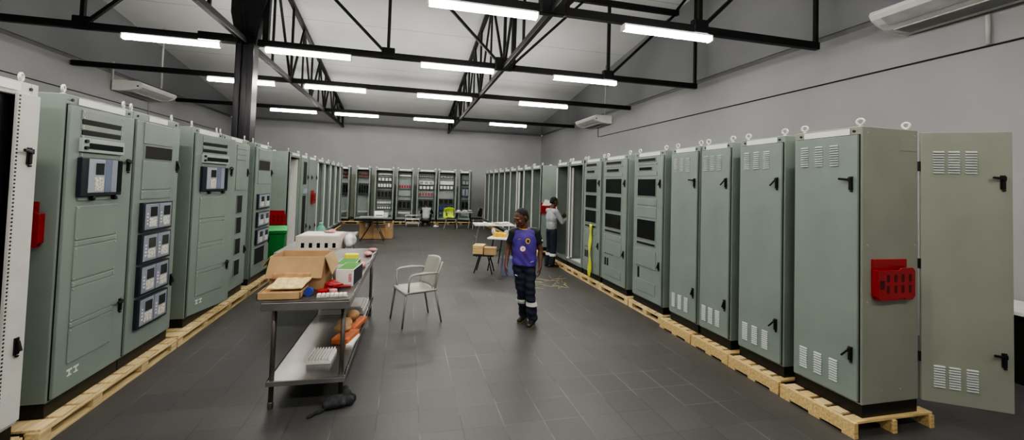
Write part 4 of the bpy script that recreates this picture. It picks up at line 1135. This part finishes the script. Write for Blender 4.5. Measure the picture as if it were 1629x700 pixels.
def patch(target, pts, m, parent, name, off=.003):
    """small flat mark laid on the front of a garment; pts are (x,z) outlines"""
    bv = BVHTree.FromObject(target, bpy.context.evaluated_depsgraph_get()) if False else None
    bm = bmesh.new(); bm.from_mesh(target.data); bv = BVHTree.FromBMesh(bm); bm.free()
    cx_ = sum(p[0] for p in pts)/len(pts); cz_ = sum(p[1] for p in pts)/len(pts)
    mb_ = MB(); rings = []
    for k in (0, .35, .7, 1.):
        ring = []
        for (x, zz) in (pts if k else [(cx_, cz_)]):
            X_ = cx_+(x-cx_)*k; Z_ = cz_+(zz-cz_)*k
            h = bv.ray_cast(Vector((X_, -1, Z_)), Vector((0, 1, 0)))
            q_ = h[0] if h[0] else Vector((X_, 0, Z_))
            ring.append(mb_.bm.verts.new(q_+Vector((0, -off, 0))))
        rings.append(ring)
    n = len(pts)
    for i in range(n): mb_.bm.faces.new((rings[0][0], rings[1][i], rings[1][(i+1) % n]))
    for a, b_ in zip(rings[1:], rings[2:]):
        for i in range(n): mb_.bm.faces.new((a[i], b_[i], b_[(i+1) % n], a[(i+1) % n]))
    return obj(name, mb_, m, parent, smooth=True)
def circ(x, zz, r_, n=20, sx=1.): return [(x+math.cos(2*PI*k/n)*r_*sx, zz+math.sin(2*PI*k/n)*r_) for k in range(n)]

def hand(mb, w, d, side, palm_n, curl=.5, s=1.):
    """w wrist, d direction of the hand, side towards the thumb, palm_n the way the palm looks"""
    w, d, side, pn = Vector(w), Vector(d).normalized(), Vector(side).normalized(), Vector(palm_n).normalized()
    side = (side-d*side.dot(d)).normalized(); pn = side.cross(d).normalized()*(1 if side.cross(d).dot(pn) > 0 else -1)
    mb.cap(w-d*.01, w+d*.02*s, .024*s, .026*s)
    for k in range(4):
        o_ = side*(.030-.020*k)*s
        mb.cap(w+d*.01*s+o_*.6, w+d*.085*s+o_, .016*s, .0125*s, 10)
    lens = [.068, .078, .072, .056]
    for k, L in enumerate(lens):
        p = w+d*.088*s+side*(.031-.0205*k)*s; L *= s
        a = curl*(.8+.15*k)
        d1 = (d*math.cos(a*.5)+pn*math.sin(a*.5)).normalized(); d2 = (d*math.cos(a*1.2)+pn*math.sin(a*1.2)).normalized(); d3 = (d*math.cos(a*1.8)+pn*math.sin(a*1.8)).normalized()
        p1 = p+d1*L*.45; p2 = p1+d2*L*.32; p3 = p2+d3*L*.23
        mb.cap(p, p1, .0098*s, .0090*s, 10); mb.cap(p1, p2, .0090*s, .0084*s, 10); mb.cap(p2, p3, .0084*s, .0072*s, 10)
    t0 = w+d*.02*s+side*.022*s; t1 = t0+(d*.7+side*.75+pn*.25).normalized()*.04*s; t2 = t1+(d*.9+side*.35+pn*.35).normalized()*.03*s; t3 = t2+(d+pn*.3).normalized()*.022*s
    mb.cap(t0, t1, .015*s, .0118*s, 10); mb.cap(t1, t2, .0115*s, .010*s, 10); mb.cap(t2, t3, .010*s, .0082*s, 10)

def head(mb, c, Rh, s=1.):
    """face looks to -y before Rh; c is the middle of the head"""
    def E(p, r_, rot=None): mb.ell(Vector(c)+Rh @ (Vector(p)*s), tuple(v*s for v in r_), Rh if rot is None else Rh @ rot)
    E((0, .012, .03), (.073, .092, .083)); E((0, -.02, -.02), (.062, .070, .075)); E((0, -.035, -.07), (.045, .048, .035)); E((0, -.066, -.085), (.022, .018, .018))
    E((-.028, -.03, -.055), (.03, .045, .03)); E((.028, -.03, -.055), (.03, .045, .03))
    E((0, -.082, .022), (.052, .016, .012))                                          # brow
    E((-.036, -.068, -.018), (.022, .02, .02)); E((.036, -.068, -.018), (.022, .02, .02))   # cheeks
    mb.cap(Vector(c)+Rh @ Vector((0, -.088, .012))*s, Vector(c)+Rh @ Vector((0, -.104, -.020))*s, .0085*s, .013*s, 10)
    E((-.011, -.096, -.026), (.010, .010, .008)); E((.011, -.096, -.026), (.010, .010, .008))
    E((0, -.086, -.045), (.024, .012, .0065)); E((0, -.085, -.056), (.021, .012, .0075))
    for sx in (-1, 1): E((sx*.076, .012, -.005), (.008, .018, .030), Matrix.Rotation(sx*.25, 3, 'Z'))
def face_parts(t, c, Rh, s=1.):
    V = lambda p: Vector(c)+Rh @ (Vector(p)*s)
    for sx in (-1, 1):
        e_ = obj('eye', MB().ell(V((sx*.030, -.079, .004)), (.0115*s, .009*s, .0052*s), Rh, 2), 'eye_white', t, smooth=True)
        obj('pupil', MB().ell(V((sx*.030, -.0868, .003)), (.005*s, .003*s, .0048*s), Rh, 2), 'hair', e_, smooth=True)
        obj('eyebrow', MB().cap(V((sx*.014, -.092, .026)), V((sx*.045, -.082, .028)), .0045*s, .0035*s, 8), 'hair', t, smooth=True)
    obj('lips', MB().ell(V((0, -.0935, -.0505)), (.021*s, .007*s, .0085*s), Rh, 2), 'lip', t, smooth=True)
def hairdo(t, c, Rh, s=1., vox=.009):
    V = lambda p: Vector(c)+Rh @ (Vector(p)*s)
    m = MB(); m.ell(V((0, .018, .036)), (.077*s, .092*s, .082*s), Rh); m.ell(V((0, .04, -.01)), (.074*s, .072*s, .07*s), Rh)
    o = blob('hair', m, 'hair', t, vox, 2)
    # hairline: take away what lies in front of and below the line
    bm = bmesh.new(); bm.from_mesh(o.data)
    Ri = Rh.transposed()
    dele = []
    for v in bm.verts:
        l = Ri @ (v.co-Vector(c))/s
        if (l.y < -.035 and l.z < .062) or (l.z < .0 and l.y < .012) or l.z < -.055 or (l.y < .0 and l.z < .035): dele.append(v)
    bmesh.ops.delete(bm, geom=dele, context='VERTS'); bm.to_mesh(o.data); bm.free()
    o.modifiers.new('s', 'SOLIDIFY').thickness = .004
    return o

# ---- walking man in the purple jersey
t = thing('person', 'man walking in purple football jersey with black sleeves and dark trousers', 'person', (1.585, 5.235, 0), R(-16.7))
Rh = Matrix.Rotation(R(-40), 3, 'Z') @ Matrix.Rotation(R(20), 3, 'X') @ Matrix.Rotation(R(2), 3, 'Y')
hc = (-.06, -.05, 1.425)
sL, sR = Vector((-.165, .0, 1.225)), Vector((.155, .0, 1.235))      # image left / image right shoulders
eL, eR = Vector((-.222, .035, .985)), Vector((.215, .03, .99))
wL, wR = Vector((-.243, -.035, .79)), Vector((.214, -.03, .79))
hL, hR = Vector((-.078, .01, .80)), Vector((.078, .0, .80))
kL, kR = Vector((-.030, .03, .45)), Vector((.088, -.055, .45))
aL, aR = Vector((.020, .17, .115)), Vector((.130, -.01, .085))
m = MB(); head(m, hc, Rh, 1.1)
m.cap((-.012, .02, 1.25), (-.035, .0, 1.38), .060, .056)
m.ell((0, 0, 1.10), (.150, .085, .17)); m.ell((0, 0, .92), (.135, .082, .16)); m.cap(sL+Vector((.03, 0, -.005)), sR-Vector((.03, 0, .005)), .048, .048)
m.cap(sL, eL, .043, .036); m.cap(eL, wL, .036, .023); m.cap(sR, eR, .043, .036); m.cap(eR, wR, .036, .023)
hand(m, wL, (-.05, -.12, -1), (.15, -1, 0), (1, 0, 0), .55, .95); hand(m, wR, (-.03, -.12, -1), (-.15, -1, 0), (-1, 0, 0), .6, .95)
for h_, k_, a_ in ((hL, kL, aL), (hR, kR, aR)): m.cap(h_, k_, .066, .048); m.cap(k_, a_, .045, .032)
body = blob('body', m, 'skin', t, .0065, 5)
face_parts(body, hc, Rh, 1.1); hairdo(t, hc, Rh, 1.1)
# jersey
m = MB(); m.ell((-.005, -.002, 1.115), (.176, .108, .165)); m.ell((0, 0, .96), (.158, .106, .2)); m.cap(sL+Vector((.045, 0, -.008)), sR-Vector((.045, 0, .008)), .062, .062)
m.cap((-.055, 0, 1.08), (-.055, 0, .74), .108, .112); m.cap((.055, 0, 1.08), (.055, 0, .74), .108, .112); m.cap((-.012, .015, 1.24), (-.02, .008, 1.275), .075, .066)
jersey = blob('jersey', m, 'purple', t, .010, 6)
cutz(jersey, (0, 0, .795), (-.05, 0, -1)); cutz(jersey, (-.02, 0, 1.288), (-.08, -.32, 1))
# folds
for v in jersey.data.vertices:
    p = v.co; k_ = max(0, min(1, (1.15-p.z)/.3))
    v.co += v.normal*.005*k_*math.sin(p.z*46+p.x*22+3*math.sin(p.x*14))
m = MB(); m.tube([(-.02+.064*math.cos(a_), .008+.060*math.sin(a_), 1.288+.018*math.sin(a_)-.004*math.cos(a_)) for a_ in [2*PI*k/22 for k in range(22)]], .0085, 8, closed=True)
obj('collar', m, 'gold', t, smooth=True)
for s_, e_, w2 in ((sL, eL, -1), (sR, eR, 1)):
    m = MB(); d_ = (e_-s_).normalized(); m.cap(s_+Vector((-w2*.012, 0, .004)), s_+d_*.16, .060, .060); m.cap(s_+Vector((-w2*.06, 0, .016)), s_, .050, .058)
    sv = blob('sleeve', m, 'shirt_black', t, .010, 4); cutz(sv, tuple(s_+d_*.155), tuple(d_))
    if w2 > 0: obj('sleeve_badge', MB().ell(s_+d_*.11+Vector((.050, -.028, 0)), (.008, .014, .014)), 'white', sv, smooth=True)
patch(jersey, circ(.04, 1.125, .036, 20, .85), 'gold', t, 'club_crest', .004)
patch(jersey, circ(.042, 1.124, .022, 16, .8), 'shirt_black', t, 'club_crest', .006)
patch(jersey, [(-.095, 1.145), (-.088, 1.138), (-.055, 1.147), (-.050, 1.152), (-.088, 1.146)], 'gold', t, 'swoosh_mark', .004)
patch(jersey, circ(-.025, 1.02, .040, 22), 'red', t, 'sponsor_logo', .004)
patch(jersey, circ(-.025, 1.022, .035, 22), 'white', t, 'sponsor_logo', .006)
patch(jersey, circ(-.018, 1.018, .015, 14)[:10]+[(-.035, 1.035)], 'pink', t, 'sponsor_logo', .008)
patch(jersey, [(-.02, .955), (.03, .953), (.03, .962), (-.02, .964)], 'red', t, 'sponsor_text', .004)
patch(jersey, [(.08, .845), (.12, .858), (.122, .866), (.08, .853)], 'white', t, 'hem_print', .004)
# trousers
m = MB(); m.ell((0, .005, .79), (.142, .094, .095))
for h_, k_, a_ in ((hL, kL, aL), (hR, kR, aR)):
    m.cap(h_-Vector((0, 0, .02)), k_, .084, .068); m.cap(k_, Vector((a_.x, a_.y+.005, .10)), .067, .072)
tr = blob('trousers', m, 'navy', t, .010, 5); cutz(tr, (0, 0, .86), (0, 0, 1)); cutz(tr, (0, 0, .055), (0, 0, -1))
for v in tr.data.vertices:
    p = v.co; v.co += v.normal*(.005*math.sin(p.z*34+p.x*30)+.004*math.sin(p.z*70-p.y*25))
band(tr, .262, .318, 'reflect', tr, side=(.040, 1)); band(tr, .262, .315, 'reflect', tr, side=(.028, -1))
patch(tr, [(-.118, .655), (-.085, .650), (-.085, .660), (-.118, .668)], 'white', tr, 'leg_print', .005)
def shoe(t, a_, toe, m1='shoe'):
    a_, toe = Vector(a_), Vector(toe); d_ = Vector((toe.x-a_.x, toe.y-a_.y, 0)).normalized()
    m = MB(); base = Vector((a_.x, a_.y, 0))
    m.cap(base-d_*.045+Vector((0, 0, .045)), base+d_*.06+Vector((0, 0, .045)), .040, .040); m.cap(base+d_*.06+Vector((0, 0, .036)), base+d_*.155+Vector((0, 0, .034)), .040, .033); m.cap(base+Vector((0, 0, .05)), a_+Vector((0, 0, .02)), .042, .044)
    o = blob('shoe', m, m1, t, .008, 3); cutz(o, (0, 0, .012), (0, 0, -1))
    m = MB(); q_ = []
    n_ = Vector((-d_.y, d_.x, 0))
    for k in range(24):
        a2 = 2*PI*k/24; q_.append((base+d_*(.055+.135*math.cos(a2))+n_*(.043*math.sin(a2)*(1+.1*math.cos(a2)))))
    m.prism([(p.x, p.y) for p in q_], 'z', 0, .022)
    obj('sole', m, 'sole', o)
    return o
shoe(t, aL+Vector((0, 0, 0)), (-.045, .03, 0)); shoe(t, aR, (.085, -.16, 0))

# ---- worker standing at the open cabinet, seen from behind
t = thing('person', 'worker in grey top and dark trousers with reflective bands, reaching into an open cabinet', 'person', (3.30, 8.80, 0), R(100))
Rh = Matrix.Rotation(R(-6), 3, 'Z') @ Matrix.Rotation(R(12), 3, 'X')
hc = (.0, -.05, 1.50); s1, s2 = Vector((-.18, -.0, 1.29)), Vector((.18, -.0, 1.29))
e1, e2 = Vector((-.22, -.14, 1.05)), Vector((.22, -.14, 1.07)); w1, w2_ = Vector((-.15, -.35, 1.14)), Vector((.14, -.35, 1.16))
m = MB(); head(m, hc, Rh); m.cap((0, .02, 1.28), (0, -.03, 1.44), .052, .050); m.ell((0, .01, 1.12), (.15, .09, .17)); m.ell((0, .01, .94), (.13, .085, .15)); m.cap(s1, s2, .05, .05)
for a_, b_, c_ in ((s1, e1, w1), (s2, e2, w2_)): m.cap(a_, b_, .043, .036); m.cap(b_, c_, .035, .023)
hand(m, w1, (.3, -1, .1), (0, -.2, 1), (1, 0, 0), .5, .95); hand(m, w2_, (-.3, -1, .1), (0, -.2, 1), (-1, 0, 0), .5, .95)
for sx in (-1, 1): m.cap((sx*.08, .0, .82), (sx*.085, -.01, .45), .066, .048); m.cap((sx*.085, -.01, .45), (sx*.09, .03, .1), .045, .032)
body = blob('body', m, 'skin', t, .008, 5); face_parts(body, hc, Rh); hairdo(t, hc, Rh)
m = MB(); m.ell((0, .01, 1.14), (.178, .115, .17)); m.ell((0, .01, .97), (.150, .110, .2)); m.cap(s1+Vector((.03, 0, 0)), s2-Vector((.03, 0, 0)), .063, .063)
for a_, b_, c_ in ((s1, e1, w1), (s2, e2, w2_)): m.cap(a_, b_, .062, .054); m.cap(b_, b_.lerp(c_, .8), .052, .038)
m.cap((0, .02, 1.27), (0, .0, 1.33), .066, .058)
sh = blob('sweater', m, 'grey_shirt', t, .011, 5); cutz(sh, (0, 0, .86), (0, 0, -1)); cutz(sh, (0, 0, 1.345), (0, -.3, 1))
m = MB(); m.ell((0, .0, .84), (.150, .115, .11))
for sx in (-1, 1): m.cap((sx*.08, .0, .80), (sx*.085, -.01, .45), .088, .072); m.cap((sx*.085, -.01, .45), (sx*.09, .03, .10), .070, .072)
tr = blob('trousers', m, 'navy', t, .011, 5); cutz(tr, (0, 0, .90), (0, 0, 1)); cutz(tr, (0, 0, .05), (0, 0, -1))
band(tr, .27, .33, 'reflect', tr, side=(0, 1)); band(tr, .27, .33, 'reflect', tr, side=(0, -1))
shoe(t, (-.09, .03, .08), (-.11, -.15, 0)); shoe(t, (.09, .03, .08), (.11, -.15, 0))

# ---- worker crouching at the far cabinets
t = thing('person', 'worker in light grey shirt crouching in front of the far cabinets', 'person', (.86, 17.35, 0), R(172))
Rh = Matrix.Rotation(R(35), 3, 'X')
hc = (.06, -.24, .88); s1, s2 = Vector((-.17, -.12, .72)), Vector((.17, -.12, .72))
hp1, hp2 = Vector((-.09, .14, .26)), Vector((.09, .14, .26)); k1, k2 = Vector((-.16, -.28, .45)), Vector((.16, -.28, .45)); a1, a2 = Vector((-.13, .0, .09)), Vector((.13, .0, .09))
e1, e2 = Vector((-.24, -.26, .55)), Vector((.24, -.26, .55)); w1, w2_ = Vector((-.12, -.44, .55)), Vector((.12, -.44, .6))
m = MB(); head(m, hc, Rh); m.cap((.01, -.12, .74), (.05, -.20, .84), .05, .05); m.cap((0, -.06, .64), (0, .1, .36), .13, .12); m.cap(s1, s2, .05, .05)
for a_, b_, c_ in ((s1, e1, w1), (s2, e2, w2_)): m.cap(a_, b_, .043, .036); m.cap(b_, c_, .035, .023)
hand(m, w1, (.2, -1, 0), (0, -.2, 1), (1, 0, 0), .5, .95); hand(m, w2_, (-.2, -1, 0), (0, -.2, 1), (-1, 0, 0), .5, .95)
for h_, k_, a_ in ((hp1, k1, a1), (hp2, k2, a2)): m.cap(h_, k_, .07, .05); m.cap(k_, a_, .047, .034)
body = blob('body', m, 'skin', t, .009, 4); face_parts(body, hc, Rh); hairdo(t, hc, Rh)
m = MB(); m.cap((0, -.05, .64), (0, .1, .40), .165, .155); m.cap(s1+Vector((.02, 0, 0)), s2-Vector((.02, 0, 0)), .072, .072)
sh = blob('shirt', m, 'grey_shirt', t, .012, 5)
for a_, b_ in ((s1, e1), (s2, e2)):
    m = MB(); m.cap(a_, b_, .062, .052); blob('sleeve', m, 'black', sh, .012, 3)
m = MB(); m.ell((0, .12, .27), (.18, .14, .12))
for h_, k_, a_ in ((hp1, k1, a1), (hp2, k2, a2)): m.cap(h_, k_, .10, .075); m.cap(k_, a_, .07, .06)
blob('trousers', m, 'black', t, .012, 4)
shoe(t, a1, (-.17, -.2, 0)); shoe(t, a2, (.17, -.2, 0))
# ------------------------------------------------------------------ light, camera
wd = bpy.data.worlds.new('World'); bpy.context.scene.world = wd; wd.use_nodes = True
wd.node_tree.nodes['Background'].inputs[0].default_value = (.55, .57, .6, 1); wd.node_tree.nodes['Background'].inputs[1].default_value = .3
F, CX, CY, YAW, PIT, ROL, HC = 640., 797., 273.5, .2298, .0318, .031, 1.86
f = Vector((math.sin(YAW)*math.cos(PIT), math.cos(YAW)*math.cos(PIT), math.sin(PIT)))
r = Vector((math.cos(YAW), -math.sin(YAW), 0)); u = r.cross(f)
c, s = math.cos(ROL), math.sin(ROL)
Rr = r*c+u*s; Uu = u*c-r*s
cam = bpy.data.cameras.new('camera'); co = bpy.data.objects.new('camera', cam); C.objects.link(co)
mw = Matrix.Identity(4)
for i in range(3):
    mw[i][0] = Rr[i]; mw[i][1] = Uu[i]; mw[i][2] = -f[i]
mw[2][3] = HC; co.matrix_world = mw
cam.sensor_width = 36; cam.lens = 36*F/1629; cam.sensor_fit = 'HORIZONTAL'
cam.shift_x = (814.5-CX)/1629; cam.shift_y = (CY-350)/1629
cam.clip_start = .05; cam.clip_end = 100
bpy.context.scene.camera = co
sc = bpy.context.scene
sc.view_settings.view_transform = 'AgX'; sc.view_settings.look = 'AgX - Medium High Contrast'; sc.view_settings.exposure = 0.35
